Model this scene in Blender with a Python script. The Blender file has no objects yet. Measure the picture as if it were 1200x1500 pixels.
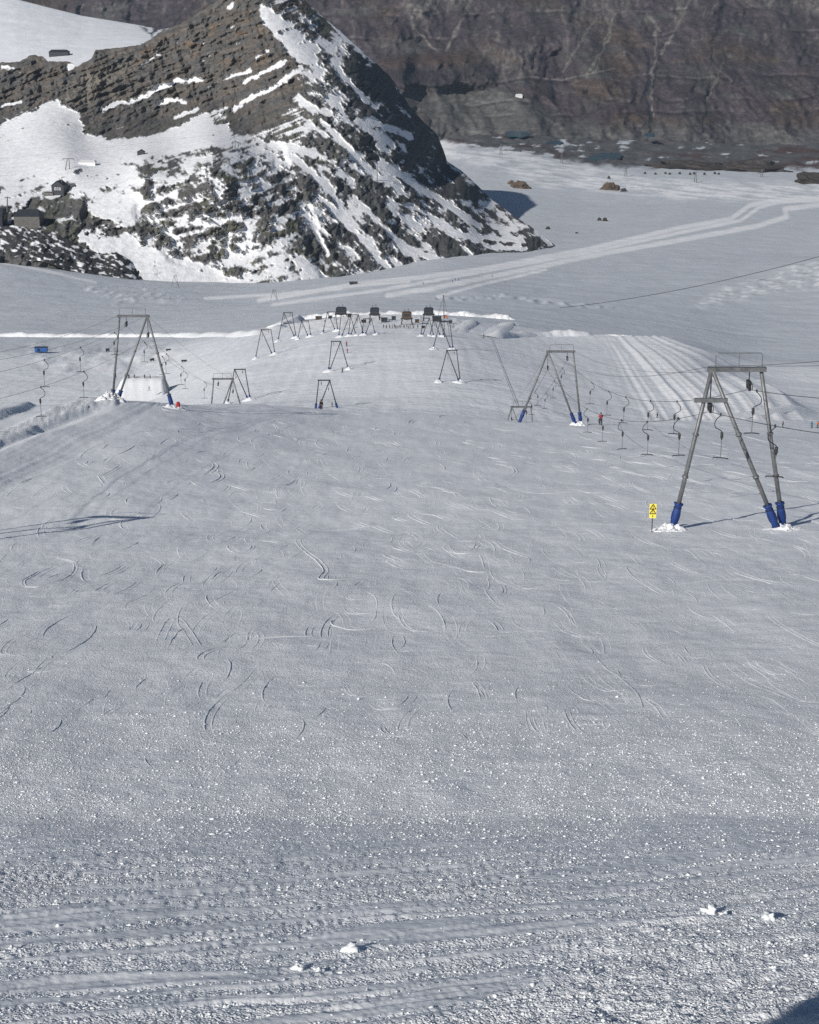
import bpy, math, random
import numpy as np
from mathutils import Vector, Matrix
random.seed(7)
rng = np.random.default_rng(11)
SC = bpy.context.scene
COL = SC.collection

# ------------------------------------------------------------------ camera
F = 2400.0                       # focal length in photo pixels (1200 x 1500)
PITCH = math.radians(18.0)
CAMZ = 900.0
sp, cp = math.sin(PITCH), math.cos(PITCH)
cam_d = bpy.data.cameras.new('camera')
cam_d.sensor_fit = 'VERTICAL'; cam_d.sensor_height = 36.0; cam_d.lens = 36.0 * F / 1500.0
cam_d.clip_start = 0.5; cam_d.clip_end = 30000
cam = bpy.data.objects.new('camera', cam_d); COL.objects.link(cam)
cam.location = (0, 0, CAMZ); cam.rotation_euler = (math.pi / 2 - PITCH, 0, 0)
SC.camera = cam

# ------------------------------------------------------------------ light
SUN_EL, SUN_AZ = math.radians(29.0), math.radians(36.0)   # shadows run forward and to the right
S_DIR = Vector((-math.sin(SUN_AZ) * math.cos(SUN_EL), -math.cos(SUN_AZ) * math.cos(SUN_EL), math.sin(SUN_EL)))
w = bpy.data.worlds.new('World'); SC.world = w; w.use_nodes = True
nt = w.node_tree
bg = nt.nodes['Background']
sky = nt.nodes.new('ShaderNodeTexSky'); sky.sky_type = 'NISHITA'; sky.sun_disc = False
sky.sun_elevation = SUN_EL; sky.sun_rotation = math.atan2(S_DIR.x, S_DIR.y) % (2 * math.pi)
sky.altitude = 3000; sky.air_density = 1.0; sky.dust_density = 0.3
nt.links.new(sky.outputs[0], bg.inputs[0]); bg.inputs[1].default_value = 0.05
sd = bpy.data.lights.new('sun', 'SUN'); sd.energy = 3.85; sd.angle = math.radians(0.5); sd.color = (1.0, 0.955, 0.89)
so = bpy.data.objects.new('sun', sd); COL.objects.link(so)
so.rotation_euler = (-S_DIR).to_track_quat('-Z', 'Y').to_euler(); so.location = (0, 0, 1200)
SC.view_settings.view_transform = 'Standard'; SC.view_settings.look = 'None'
SC.view_settings.exposure = 0.12; SC.view_settings.gamma = 1.0
SC.cycles.max_bounces = 5; SC.cycles.diffuse_bounces = 3; SC.cycles.use_denoising = False

# ------------------------------------------------------------------ pixel <-> world
def P(px, py, D):
    a = (np.asarray(px, float) - 600) / F; b = (750 - np.asarray(py, float)) / F
    return np.stack(np.broadcast_arrays(D * a, D * (cp + b * sp), CAMZ + D * (-sp + b * cp)), -1)
def ray_y(px, py, Y):
    a = (px - 600) / F; b = (750 - py) / F
    t = Y / (cp + b * sp)
    return Vector((t * a, Y, CAMZ + t * (-sp + b * cp)))
def proj(p):
    y, z = p[1], p[2] - CAMZ
    D = y * cp - z * sp
    return 600 + F * p[0] / D, 750 - F * (y * sp + z * cp) / D, D

# ------------------------------------------------------------------ noise
def _h(ix, iy, s):
    n = (ix.astype(np.int64) * 374761393 + iy.astype(np.int64) * 668265263 + s * 974634777) & 0x7fffffff
    n = ((n ^ (n >> 13)) * 1274126177) & 0x7fffffff
    n = ((n ^ (n >> 15)) * 461845907) & 0x7fffffff
    return (n ^ (n >> 16)) & 0xffff
_ang = np.linspace(0, 2 * np.pi, 65536, endpoint=False)
_gx, _gy = np.cos(_ang).astype(np.float32), np.sin(_ang).astype(np.float32)
def perlin(x, y, s=0):
    x0, y0 = np.floor(x), np.floor(y)
    fx, fy = (x - x0), (y - y0)
    u, v = fx * fx * fx * (fx * (fx * 6 - 15) + 10), fy * fy * fy * (fy * (fy * 6 - 15) + 10)
    def g(dx, dy):
        k = _h(x0 + dx, y0 + dy, s)
        return _gx[k] * (fx - dx) + _gy[k] * (fy - dy)
    a = g(0, 0) * (1 - u) + g(1, 0) * u
    b = g(0, 1) * (1 - u) + g(1, 1) * u
    return (a * (1 - v) + b * v) * 1.45
def fbm(x, y, o=4, s=0, gain=0.5):
    r, a, t = 0, 1.0, 0
    for i in range(o):
        r = r + a * perlin(x * 2.03 ** i, y * 2.03 ** i, s + i); t += a; a *= gain
    return r / t
def ridged(x, y, o=4, s=0, gain=0.55):
    r, a, t = 0, 1.0, 0
    for i in range(o):
        r = r + a * (1 - np.abs(perlin(x * 2.07 ** i, y * 2.07 ** i, s + i)) * 2); t += a; a *= gain
    return r / t
def sstep(a, b, x):
    t = np.clip((x - a) / (b - a), 0, 1); return t * t * (3 - 2 * t)
def seg_dist(x, y, pts):
    d = np.full(np.shape(x), 1e9)
    for (x0, y0), (x1, y1) in zip(pts[:-1], pts[1:]):
        dx, dy = x1 - x0, y1 - y0
        t = np.clip(((x - x0) * dx + (y - y0) * dy) / (dx * dx + dy * dy + 1e-9), 0, 1)
        d = np.minimum(d, np.hypot(x - x0 - t * dx, y - y0 - t * dy))
    return d
def inside(x, y, pts):
    r = np.zeros(np.shape(x), bool); n = len(pts)
    for i in range(n):
        (x0, y0), (x1, y1) = pts[i], pts[(i + 1) % n]
        if y0 == y1: continue
        c = ((y0 > y) != (y1 > y)) & (x < (x1 - x0) * (y - y0) / (y1 - y0) + x0)
        r ^= c
    return r
def poly(x, y, pts, soft=4.0):
    """soft mask: 1 inside, 0 outside"""
    xs = [q[0] for q in pts]; ys = [q[1] for q in pts]
    m = np.zeros(np.shape(x))
    k = (x > min(xs) - 3 * soft) & (x < max(xs) + 3 * soft) & (y > min(ys) - 3 * soft) & (y < max(ys) + 3 * soft)
    if not k.any(): return m
    xx, yy = x[k], y[k]
    d = seg_dist(xx, yy, list(pts) + [pts[0]])
    d = np.where(inside(xx, yy, pts), d, -d)
    m[k] = sstep(-soft, soft, d)
    return m
def stroke(x, y, pts, wd):
    return 1 - sstep(wd * 0.4, wd, seg_dist(x, y, pts))
def lerp(a, b, t): return a + (b - a) * t
def gsmooth(a, sig, axis):
    r = int(3 * sig + 1); k = np.exp(-0.5 * (np.arange(-r, r + 1) / sig) ** 2); k /= k.sum()
    pad = [(0, 0)] * a.ndim; pad[axis] = (r, r)
    b = np.pad(a, pad, mode='edge')
    return np.apply_along_axis(lambda q: np.convolve(q, k, 'valid'), axis, b)

# ------------------------------------------------------------------ ground profile: image row as a function of (column, depth)
NEAR = [(2, 5200), (5, 2970), (7, 2380), (12, 1758), (17.1, 1500), (33, 1200), (50, 1000), (70, 867), (97, 775)]
PROF = {
 -300: [(140, 655), (180, 605), (200, 600), (230, 606), (300, 650), (450, 655), (650, 602), (800, 552), (1000, 504), (1200, 466), (1400, 424), (1600, 384), (1750, 370), (2000, 362), (3000, 340), (4800, 300)],
 0:    [(140, 660), (180, 606), (196, 598), (230, 604), (300, 648), (450, 652), (650, 600), (800, 550), (1000, 502), (1200, 466), (1400, 424), (1600, 384), (1750, 372), (2000, 364), (3000, 345), (4800, 300)],
 200:  [(140, 664), (190, 590), (206, 586), (240, 600), (300, 640), (450, 638), (650, 595), (800, 549), (1000, 502), (1200, 468), (1400, 436), (1600, 412), (1750, 405), (2000, 392), (3000, 350), (4800, 300)],
 350:  [(140, 680), (190, 615), (225, 590), (240, 592), (283, 624), (400, 612), (480, 591), (540, 566), (600, 543), (700, 517), (800, 499), (1000, 478), (1200, 458), (1400, 441), (1700, 412), (2000, 394), (3000, 350), (4800, 300)],
 500:  [(140, 687), (185, 637), (235, 600), (260, 603), (320, 620), (400, 608), (430, 598), (480, 578), (540, 546), (585, 524), (640, 500), (700, 486), (760, 475), (820, 465), (860, 460), (900, 470), (1000, 462), (1100, 452), (1200, 442), (1300, 430), (1400, 420), (1700, 406), (2000, 392), (2500, 370), (3000, 345), (4800, 290)],
 650:  [(140, 687), (185, 640), (235, 606), (260, 612), (320, 632), (400, 612), (440, 592), (485, 562), (540, 533), (575, 513), (640, 495), (700, 484), (760, 474), (820, 464), (860, 459), (900, 470), (1000, 460), (1200, 440), (1300, 420), (1500, 403), (1700, 388), (2000, 364), (2500, 325), (3000, 285), (3500, 240), (4000, 213), (4800, 196)],
 780:  [(140, 690), (185, 648), (222, 617), (240, 620), (283, 668), (360, 660), (430, 610), (480, 578), (520, 560), (560, 543), (600, 528), (650, 514), (700, 504), (750, 497), (790, 490), (840, 492), (950, 478), (1000, 470), (1200, 446), (1500, 415), (2000, 366), (2500, 328), (3000, 290), (3500, 250), (4000, 222), (4800, 198)],
 850:  [(140, 690), (185, 650), (225, 620), (240, 620), (290, 655), (360, 655), (430, 620), (480, 594), (520, 574), (560, 556), (600, 541), (650, 525), (700, 511), (750, 499), (790, 490), (840, 497), (950, 490), (1000, 480), (1200, 450), (1500, 418), (2000, 368), (2500, 330), (3000, 298), (3500, 260), (4000, 236), (4800, 203)],
 1000: [(140, 690), (185, 652), (230, 624), (300, 641), (380, 640), (440, 626), (480, 608), (560, 570), (640, 540), (720, 512), (780, 492), (800, 490), (860, 507), (1000, 500), (1200, 465), (1500, 425), (2000, 368), (2500, 325), (3000, 298), (3500, 264), (4000, 243), (4800, 207)],
 1100: [(140, 690), (185, 660), (230, 637), (300, 638), (400, 635), (450, 623), (520, 598), (560, 580), (590, 571), (630, 584), (800, 560), (1000, 520), (1300, 460), (1600, 412), (2000, 372), (2500, 325), (3000, 297), (3500, 264), (4000, 246), (4800, 210)],
 1200: [(140, 690), (185, 664), (230, 647), (300, 637), (440, 624), (520, 612), (600, 600), (800, 562), (1000, 520), (1300, 462), (1600, 412), (1780, 382), (1850, 380), (2000, 376), (2500, 325), (3000, 296), (3500, 265), (4000, 249), (4800, 212)],
 1500: [(140, 690), (185, 666), (230, 650), (300, 640), (440, 622), (520, 610), (600, 596), (800, 556), (1000, 512), (1300, 445), (1600, 380), (2000, 340), (2500, 320), (3000, 296), (3500, 265), (4000, 250), (4800, 214)],
}
PXG = np.linspace(-300, 1500, 181)
LD = np.linspace(math.log(2), math.log(4800), 1600)
_c = sorted(PROF)
_tab = []
for c in _c:
    k = NEAR + PROF[c]
    inv = np.array([1 / d for d, _ in k])[::-1]; pys = np.array([y for _, y in k], float)[::-1]
    _tab.append(np.interp(np.exp(-LD), inv, pys))
_tab = np.array(_tab)
TAB = np.array([np.interp(PXG, _c, _tab[:, j]) for j in range(len(LD))]).T       # (px, D)
TAB = gsmooth(TAB, 3.0, 0)
_w = np.exp(LD)
TAB = gsmooth(TAB, 2.6, 1)
def gpy(px, D):
    i = np.clip((np.clip(px, -300, 1500) + 300) / 10.0, 0, 179.999)
    j = np.clip((np.log(D) - LD[0]) / (LD[1] - LD[0]), 0, len(LD) - 1.001)
    i0, j0 = i.astype(int), j.astype(int); fi, fj = i - i0, j - j0
    return (TAB[i0, j0] * (1 - fi) * (1 - fj) + TAB[i0 + 1, j0] * fi * (1 - fj) + TAB[i0, j0 + 1] * (1 - fi) * fj + TAB[i0 + 1, j0 + 1] * fi * fj)
def Dof(px, py, lo=2, hi=4800):
    D = np.exp(np.linspace(math.log(lo), math.log(hi), 4000))
    y = gpy(np.full(4000, float(px)), D)
    k = np.argmax(y <= py)
    return float(D[k]) if (y <= py).any() else hi
# extra relief that both the mesh and the things standing on it know about
def relief(px, D, py, X):
    dz = np.zeros(np.shape(px))
    far = (D > 330)
    # groomed embankment: rises to its right-hand lip
    xl = 885 + (py - 490) * 0.55; xr = 962 + (py - 488) * 1.66
    s = (px - xl) / np.maximum(xr - xl, 20)
    m = far & (py > 484) & (py < 618) & (D < 830) & (px > 860)
    e = np.clip(s, 0, 1) * 5.2 * (1 - sstep(1.0, 1.22, s)) * sstep(620, 590, py) * sstep(487, 540, py)
    dz = np.where(m, e, dz)
    return dz
_L0, _DL = float(LD[0]), float(LD[1] - LD[0]); _TL = TAB.tolist(); _NL = len(LD)
def gpy1(px, D):
    i = min(max((px + 300) / 10.0, 0.0), 179.999); j = min(max((math.log(D) - _L0) / _DL, 0.0), _NL - 1.001)
    i0, j0 = int(i), int(j); fi, fj = i - i0, j - j0; a, b = _TL[i0], _TL[i0 + 1]
    return (a[j0] * (1 - fj) + a[j0 + 1] * fj) * (1 - fi) + (b[j0] * (1 - fj) + b[j0 + 1] * fj) * fi
def gz(x, y):
    """ground height under world x, y (both scalars)"""
    x, y = float(x), float(y); D = y / cp
    for _ in range(9):
        px = 600 + F * x / D
        v = (750 - gpy1(px, D)) / F
        D = y / (cp + v * sp)
    px = 600 + F * x / D; py = 750 - v * F
    dz = float(relief(np.array([px]), np.array([D]), np.array([py]), np.array([x]))[0]) if px > 860 and D > 330 else 0.0
    return CAMZ + D * (-sp + v * cp) + dz
def gpt(px, py, lo=2, hi=4800):
    D = Dof(px, py, lo, hi); q = P(px, py, D)
    return Vector((q[0], q[1], gz(float(q[0]), float(q[1]))))

# ------------------------------------------------------------------ materials
def new_mat(name):
    m = bpy.data.materials.new(name); m.use_nodes = True
    n = m.node_tree; b = n.nodes['Principled BSDF']
    return m, n, b
def N(n, t, **kw):
    q = n.nodes.new(t)
    for k, v in kw.items():
        if k in q.inputs: q.inputs[k].default_value = v
        else: setattr(q, k, v)
    return q
def plain(name, col, rough=0.55, metal=0.0, var=0.12, scale=6.0, bump=0.0):
    m, n, b = new_mat(name)
    tc = N(n, 'ShaderNodeTexCoord'); nz = N(n, 'ShaderNodeTexNoise', Scale=scale, Detail=5.0)
    n.links.new(tc.outputs['Object'], nz.inputs['Vector'])
    mr = N(n, 'ShaderNodeMapRange'); mr.inputs[1].default_value = 0.3; mr.inputs[2].default_value = 0.7
    mr.inputs[3].default_value = 1 - var; mr.inputs[4].default_value = 1 + var
    n.links.new(nz.outputs[0], mr.inputs[0])
    mx = N(n, 'ShaderNodeMix', data_type='RGBA', blend_type='MULTIPLY'); mx.inputs[0].default_value = 1
    mx.inputs[6].default_value = (*col, 1); n.links.new(mr.outputs[0], mx.inputs[7])
    n.links.new(mx.outputs[2], b.inputs['Base Color'])
    b.inputs['Roughness'].default_value = rough; b.inputs['Metallic'].default_value = metal
    if bump:
        bp = N(n, 'ShaderNodeBump', Strength=bump, Distance=0.02); n.links.new(nz.outputs[0], bp.inputs['Height'])
        n.links.new(bp.outputs[0], b.inputs['Normal'])
    return m
def surf(name, layers, rough=0.6, spec=0.06, attr=True, base=(0.85, 0.87, 0.9), grain=False, cvar=0.06, cscale=0.5):
    """ground / rock: colour attribute x noise, bump layers [(type, scale, strength, distance)]"""
    m, n, b = new_mat(name)
    geo = N(n, 'ShaderNodeNewGeometry')
    nz = N(n, 'ShaderNodeTexNoise', Scale=cscale, Detail=6.0, Roughness=0.6)
    n.links.new(geo.outputs['Position'], nz.inputs['Vector'])
    mr = N(n, 'ShaderNodeMapRange'); mr.inputs[1].default_value = 0.3; mr.inputs[2].default_value = 0.7
    mr.inputs[3].default_value = 1 - cvar; mr.inputs[4].default_value = 1 + cvar
    n.links.new(nz.outputs[0], mr.inputs[0])
    mx = N(n, 'ShaderNodeMix', data_type='RGBA', blend_type='MULTIPLY'); mx.inputs[0].default_value = 1
    if attr:
        at = N(n, 'ShaderNodeAttribute', attribute_name='Col'); n.links.new(at.outputs['Color'], mx.inputs[6])
    else: mx.inputs[6].default_value = (*base, 1)
    n.links.new(mr.outputs[0], mx.inputs[7]); n.links.new(mx.outputs[2], b.inputs['Base Color'])
    b.inputs['Roughness'].default_value = rough; b.inputs['Specular IOR Level'].default_value = spec
    prev = None
    ga = N(n, 'ShaderNodeAttribute', attribute_name='grain') if grain else None
    for (ty, sc, st, dist, use_g) in layers:
        if ty == 'v':
            t = N(n, 'ShaderNodeTexVoronoi', Scale=sc); out = t.outputs['Distance']
        else:
            t = N(n, 'ShaderNodeTexNoise', Scale=sc, Detail=4.0, Roughness=0.6); out = t.outputs[0]
        n.links.new(geo.outputs['Position'], t.inputs['Vector'])
        bp = N(n, 'ShaderNodeBump', Strength=st, Distance=dist)
        if ty == 'v': bp.invert = True
        if use_g and ga is not None:
            mm = N(n, 'ShaderNodeMath', operation='MULTIPLY'); mm.inputs[1].default_value = st
            n.links.new(ga.outputs['Fac'], mm.inputs[0]); n.links.new(mm.outputs[0], bp.inputs['Strength'])
        n.links.new(out, bp.inputs['Height'])
        if prev: n.links.new(prev.outputs[0], bp.inputs['Normal'])
        prev = bp
    if prev: n.links.new(prev.outputs[0], b.inputs['Normal'])
    return m
M = {}
M['piste'] = surf('piste_snow', [('n', 0.9, 0.4, 0.18, False), ('n', 5.0, 0.32, 0.05, False), ('v', 11.0, 0.45, 0.05, True), ('v', 27.0, 0.9, 0.028, True), ('n', 60.0, 0.5, 0.01, True)], grain=True, cvar=0.04, cscale=0.8)
M['glacier'] = surf('glacier_snow', [('n', 0.05, 0.5, 2.5, False), ('n', 0.25, 0.5, 0.8, False), ('n', 1.2, 0.5, 0.25, False)], cvar=0.06, cscale=0.03)
M['mountain'] = surf('mountain_rock_and_snow', [('n', 0.08, 0.5, 3.0, False), ('n', 0.35, 0.6, 1.0, False)], rough=0.8, cvar=0.14, cscale=0.15)
M['far'] = surf('far_mountain_rock', [('n', 0.012, 0.5, 20.0, False), ('n', 0.05, 0.5, 6.0, False)], rough=0.9, spec=0.1, cvar=0.25, cscale=0.03)
M['snow'] = surf('heaped_snow', [('n', 1.5, 0.5, 0.2, False), ('v', 8.0, 0.7, 0.07, False)], attr=False, base=(0.87, 0.885, 0.905), cvar=0.03)
M['clod'] = surf('snow_clod', [('n', 25.0, 0.4, 0.01, False)], attr=False, base=(0.86, 0.89, 0.905), cvar=0.03)
M['steel'] = plain('galvanised_steel', (0.17, 0.175, 0.18), 0.5, 0.35, 0.25, 3.0)
M['darksteel'] = plain('dark_steel', (0.045, 0.047, 0.05), 0.5, 0.3, 0.2, 5.0)
M['black'] = plain('black_rubber', (0.014, 0.014, 0.016), 0.55, 0, 0.2, 8.0)
M['blue'] = plain('blue_padding', (0.010, 0.038, 0.17), 0.55, 0, 0.25, 2.5, 0.4)
M['rope'] = plain('wire_rope', (0.05, 0.052, 0.055), 0.5, 0.4, 0.15, 20)
M['yellow'] = plain('yellow_sign_paint', (0.9, 0.80, 0.12), 0.4, 0, 0.06, 4)
M['signbrown'] = plain('sign_print', (0.10, 0.045, 0.01), 0.5, 0, 0.05, 4)
M['wood'] = plain('weathered_wood', (0.075, 0.05, 0.032), 0.75, 0, 0.25, 2.0, 0.3)
M['slate'] = plain('dark_slate_cladding', (0.035, 0.04, 0.048), 0.6, 0, 0.25, 0.6, 0.3)
M['stone'] = surf('rubble_stone', [('v', 0.9, 0.8, 0.3, False), ('n', 3.0, 0.5, 0.1, False)], rough=0.85, attr=False, base=(0.17, 0.165, 0.155), cvar=0.3, cscale=0.8)
M['white'] = plain('white_paint', (0.78, 0.78, 0.77), 0.5, 0, 0.06, 2)
M['cabin'] = plain('dark_cabin_cladding', (0.03, 0.036, 0.045), 0.45, 0.1, 0.2, 1.0)
M['glass'] = plain('window_glass', (0.03, 0.04, 0.05), 0.12, 0, 0.1, 2)
M['bluebox'] = plain('blue_plastic', (0.02, 0.10, 0.33), 0.45, 0, 0.15, 1.5)
M['red'] = plain('red_fabric', (0.36, 0.018, 0.03), 0.75, 0, 0.15, 9)
M['teal'] = plain('teal_fabric', (0.01, 0.14, 0.22), 0.75, 0, 0.15, 9)
M['orange'] = plain('orange_fabric', (0.55, 0.13, 0.03), 0.75, 0, 0.15, 9)
M['navy'] = plain('navy_fabric', (0.014, 0.018, 0.035), 0.75, 0, 0.15, 9)
M['dark'] = plain('black_fabric', (0.012, 0.012, 0.014), 0.8, 0, 0.15, 9)
M['grey'] = plain('grey_fabric', (0.12, 0.12, 0.125), 0.8, 0, 0.15, 9)
M['skin'] = plain('skin', (0.45, 0.25, 0.17), 0.6, 0, 0.05, 9)
M['helmet'] = plain('helmet_shell', (0.02, 0.02, 0.022), 0.3, 0, 0.05, 9)
M['boulder'] = surf('boulder_rock', [('n', 0.6, 0.8, 0.6, False), ('n', 3, 0.6, 0.1, False)], rough=0.9, attr=False, base=(0.125, 0.095, 0.073), cvar=0.35, cscale=0.5)
M['boulder_dark'] = surf('dark_boulder_rock', [('n', 0.6, 0.8, 0.6, False)], rough=0.9, attr=False, base=(0.06, 0.055, 0.05), cvar=0.35, cscale=0.5)
M['moraine'] = surf('moraine_rubble', [('n', 0.1, 0.8, 4.0, False), ('n', .5, 0.6, 1., False)], rough=0.9, attr=False, base=(0.072, 0.063, 0.058), cvar=0.4, cscale=0.06)
M['lake'] = plain('lake_water', (0.018, 0.075, 0.115), 0.25, 0, 0.1, 0.02)

# ------------------------------------------------------------------ mesh helpers
class MB:
    def __init__(self): self.v = []; self.f = []
    def add(self, vs, fs):
        o = len(self.v); self.v += [tuple(q) for q in vs]; self.f += [tuple(i + o for i in f) for f in fs]; return self
    def tube(self, pts, r, n=6, r1=None, cap=True):
        pts = [Vector(q) for q in pts]; m = len(pts)
        rs = [r + ((r1 if r1 is not None else r) - r) * i / max(m - 1, 1) for i in range(m)]
        vs = []; up = None
        for i, q in enumerate(pts):
            t = (pts[min(i + 1, m - 1)] - pts[max(i - 1, 0)]).normalized()
            if up is None:
                up = Vector((0, 0, 1)) if abs(t.z) < 0.9 else Vector((0, 1, 0))
            a = t.cross(up).normalized(); b = a.cross(t).normalized(); up = b
            for k in range(n):
                g = 2 * math.pi * (k + 0.5) / n
                vs.append(q + (a * math.cos(g) + b * math.sin(g)) * rs[i])
        fs = [(i * n + k, i * n + (k + 1) % n, (i + 1) * n + (k + 1) % n, (i + 1) * n + k) for i in range(m - 1) for k in range(n)]
        if cap: fs += [tuple(range(n))[::-1], tuple((m - 1) * n + k for k in range(n))]
        return self.add(vs, fs)
    def box(self, c, s, rz=0.0, R=None):
        c = Vector(c); R = R or Matrix.Rotation(rz, 3, 'Z')
        vs = [c + R @ Vector((s[0] / 2 * i, s[1] / 2 * j, s[2] / 2 * k)) for i in (-1, 1) for j in (-1, 1) for k in (-1, 1)]
        return self.add(vs, [(0, 1, 3, 2), (4, 6, 7, 5), (0, 4, 5, 1), (2, 3, 7, 6), (0, 2, 6, 4), (1, 5, 7, 3)])
    def bar(self, a, b, wd, ht):
        a, b = Vector(a), Vector(b); d = b - a; L = d.length; d.normalize()
        up = Vector((0, 0, 1)) if abs(d.z) < 0.95 else Vector((0, 1, 0))
        s = d.cross(up).normalized(); u = s.cross(d)
        R = Matrix((d, s, u)).transposed()
        return self.box((a + b) / 2, (L, wd, ht), R=R)
    def prism(self, prof, y0, y1, o=(0, 0, 0)):
        """profile in x,z extruded along y"""
        o = Vector(o); n = len(prof)
        vs = [o + Vector((x, y0, z)) for x, z in prof] + [o + Vector((x, y1, z)) for x, z in prof]
        return self.add(vs, [tuple(range(n)), tuple(range(n, 2 * n))[::-1]] + [(i, i + n, (i + 1) % n + n, (i + 1) % n) for i in range(n)])
    def build(self, name, mat, parent=None, smooth=False, origin=None):
        o = Vector(parent['_w']) if parent is not None else Vector(origin if origin is not None else (0, 0, 0))
        me = bpy.data.meshes.new(name)
        me.from_pydata([tuple(Vector(q) - o) for q in self.v], [], self.f); me.update()
        if smooth: me.polygons.foreach_set('use_smooth', [True] * len(me.polygons))
        me.materials.append(M[mat] if isinstance(mat, str) else mat)
        ob = bpy.data.objects.new(name, me); COL.objects.link(ob)
        if parent is not None:
            ob.parent = parent
            # nested parts carry the same zero offset inside their parent
            ob['_w'] = tuple(parent['_w'])
        else:
            ob.location = o; ob['_w'] = tuple(o)
        return ob
def thing(name, label, cat, loc, group=None):
    o = bpy.data.objects.new(name, None); COL.objects.link(o)
    o.location = loc; o['label'] = label; o['category'] = cat; o['_w'] = tuple(loc)
    o.empty_display_size = 0.5
    if group: o['group'] = group
    return o
def tag(o, label, cat, group=None):
    o['label'] = label; o['category'] = cat
    if group: o['group'] = group
    return o
def struct(o): o['kind'] = 'structure'; return o
def copy_tree(o, parent=None):
    c = o.copy(); COL.objects.link(c); c.parent = parent
    for ch in o.children: copy_tree(ch, c)
    return c
def grid_mesh(name, W, mat, col=None, grain=None, smooth=True):
    r, c = W.shape[:2]
    me = bpy.data.meshes.new(name)
    idx = np.arange(r * c).reshape(r, c)
    f = np.stack([idx[:-1, :-1], idx[:-1, 1:], idx[1:, 1:], idx[1:, :-1]], -1).reshape(-1, 4)
    me.vertices.add(r * c); me.vertices.foreach_set('co', W.reshape(-1).astype(np.float32))
    me.loops.add(f.size); me.loops.foreach_set('vertex_index', f.reshape(-1).astype(np.int32))
    me.polygons.add(len(f)); me.polygons.foreach_set('loop_start', np.arange(0, f.size, 4, dtype=np.int32))
    me.update(calc_edges=True)
    if smooth: me.polygons.foreach_set('use_smooth', np.ones(len(f), bool))
    if col is not None:
        a = me.attributes.new('Col', 'FLOAT_COLOR', 'POINT')
        a.data.foreach_set('color', np.concatenate([col.reshape(-1, 3), np.ones((r * c, 1))], 1).astype(np.float32).ravel())
    if grain is not None:
        a = me.attributes.new('grain', 'FLOAT', 'POINT'); a.data.foreach_set('value', grain.ravel().astype(np.float32))
    me.materials.append(M[mat]); me.update()
    o = bpy.data.objects.new(name, me); COL.objects.link(o); o['_w'] = (0, 0, 0)
    return o
def spaced(dens):
    """positions from [(start, end, step), ...]"""
    return np.concatenate([np.arange(a, b, s) for a, b, s in dens])

# ================================================================== SKI SLOPE (near sheet)
def rows_by_py(px_ref, lo, hi, step_fn):
    D = np.exp(np.linspace(math.log(lo), math.log(hi), 20000))
    y = np.array([gpy(np.full(20000, float(q)), D) for q in px_ref])
    dy = np.abs(np.diff(y, axis=1)).max(0)
    # a floor keeps rows on hidden ground too
    cost = np.maximum(dy / step_fn(D[:-1]), np.diff(np.log(D)) / 0.012)
    cum = np.concatenate([[0], np.cumsum(cost)])
    n = int(cum[-1]) + 1
    return np.interp(np.linspace(0, cum[-1], n), cum, D)
CST = 2.0
cols = spaced([(-6000, -1500, 450), (-1500, -300, 120), (-300, -60, 20), (-60, 1260, CST), (1260, 1500, 20), (1500, 3000, 150), (3000, 6500, 500)])
Dr = rows_by_py([500], 2, 252, lambda D: np.where(D < 15.5, 25.0, 1.9))
PXm, Dm_ = np.meshgrid(cols, Dr)
PYm = gpy(PXm, Dm_)
W = P(PXm, PYm, Dm_)
X, Y = W[..., 0].copy(), W[..., 1].copy()
dz = relief(PXm, Dm_, PYm, X)
vis = sstep(300, 60, Dm_)
# broad undulation and patchy wind texture
dz += 0.30 * fbm(X / 14, Y / 20, 3, 1) * sstep(20, 80, Dm_) + 0.12 * fbm(X / 3.2, Y / 8, 3, 5) * sstep(18, 40, Dm_)
dz += 0.022 * fbm(X / 0.55, Y / 0.8, 3, 9) * sstep(260, 60, Dm_) * (1 - 0.8 * sstep(35, 26, Dm_))
# snow scraped into long soft streaks, patchy
dz += 0.06 * np.clip(fbm((X + 0.9 * Y) / 3.5, (Y - 0.45 * X) / 1.1, 4, 15), 0, 1) * sstep(24, 45, Dm_) * sstep(230, 120, Dm_)
# streaky wind / ski scrape texture further out: long across the slope
dz += 0.030 * fbm((X + 0.3 * Y) / 2.6, (Y - 0.2 * X) / 1.6, 4, 13) * sstep(30, 90, Dm_)
# granular zone
gr = 0.55 + 0.45 * fbm(X / 4, Y / 5, 3, 21)
gran = np.clip(gr * 1.25, 0.12, 1.4) * sstep(120, 38, Dm_) + 0.18
# groomer passes in the foreground: bands running left to right, slightly away
ua = X * 0.984 + Y * 0.10; va = Y - 0.42 * X + 0.5 * fbm(X / 5, Y / 3, 3, 31) + 0.12 * fbm(X / 1.2, Y / .8, 2, 32)
fg = sstep(35, 26, Dm_)
smooth_band = sstep(-0.06, 0.10, fbm(ua / 5.5, va / 0.36, 4, 41)) * fg
band = fbm(ua / 4.0, va / 0.30, 4, 33)
band2 = fbm(ua / 3.0, va / 0.16, 3, 37)
dz += fg * (0.06 * band + 0.024 * band2 + 0.03 * smooth_band)
gran = gran * (1 - 0.93 * smooth_band)
lump = np.clip(ridged(ua / 1.6, va / 0.28, 3, 47) - 0.35, 0, 1) * fg * (1 - smooth_band)
dz += 0.05 * lump + fg * (1 - smooth_band) * 0.02 * fbm(X / 0.11, Y / 0.14, 3, 51)
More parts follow.
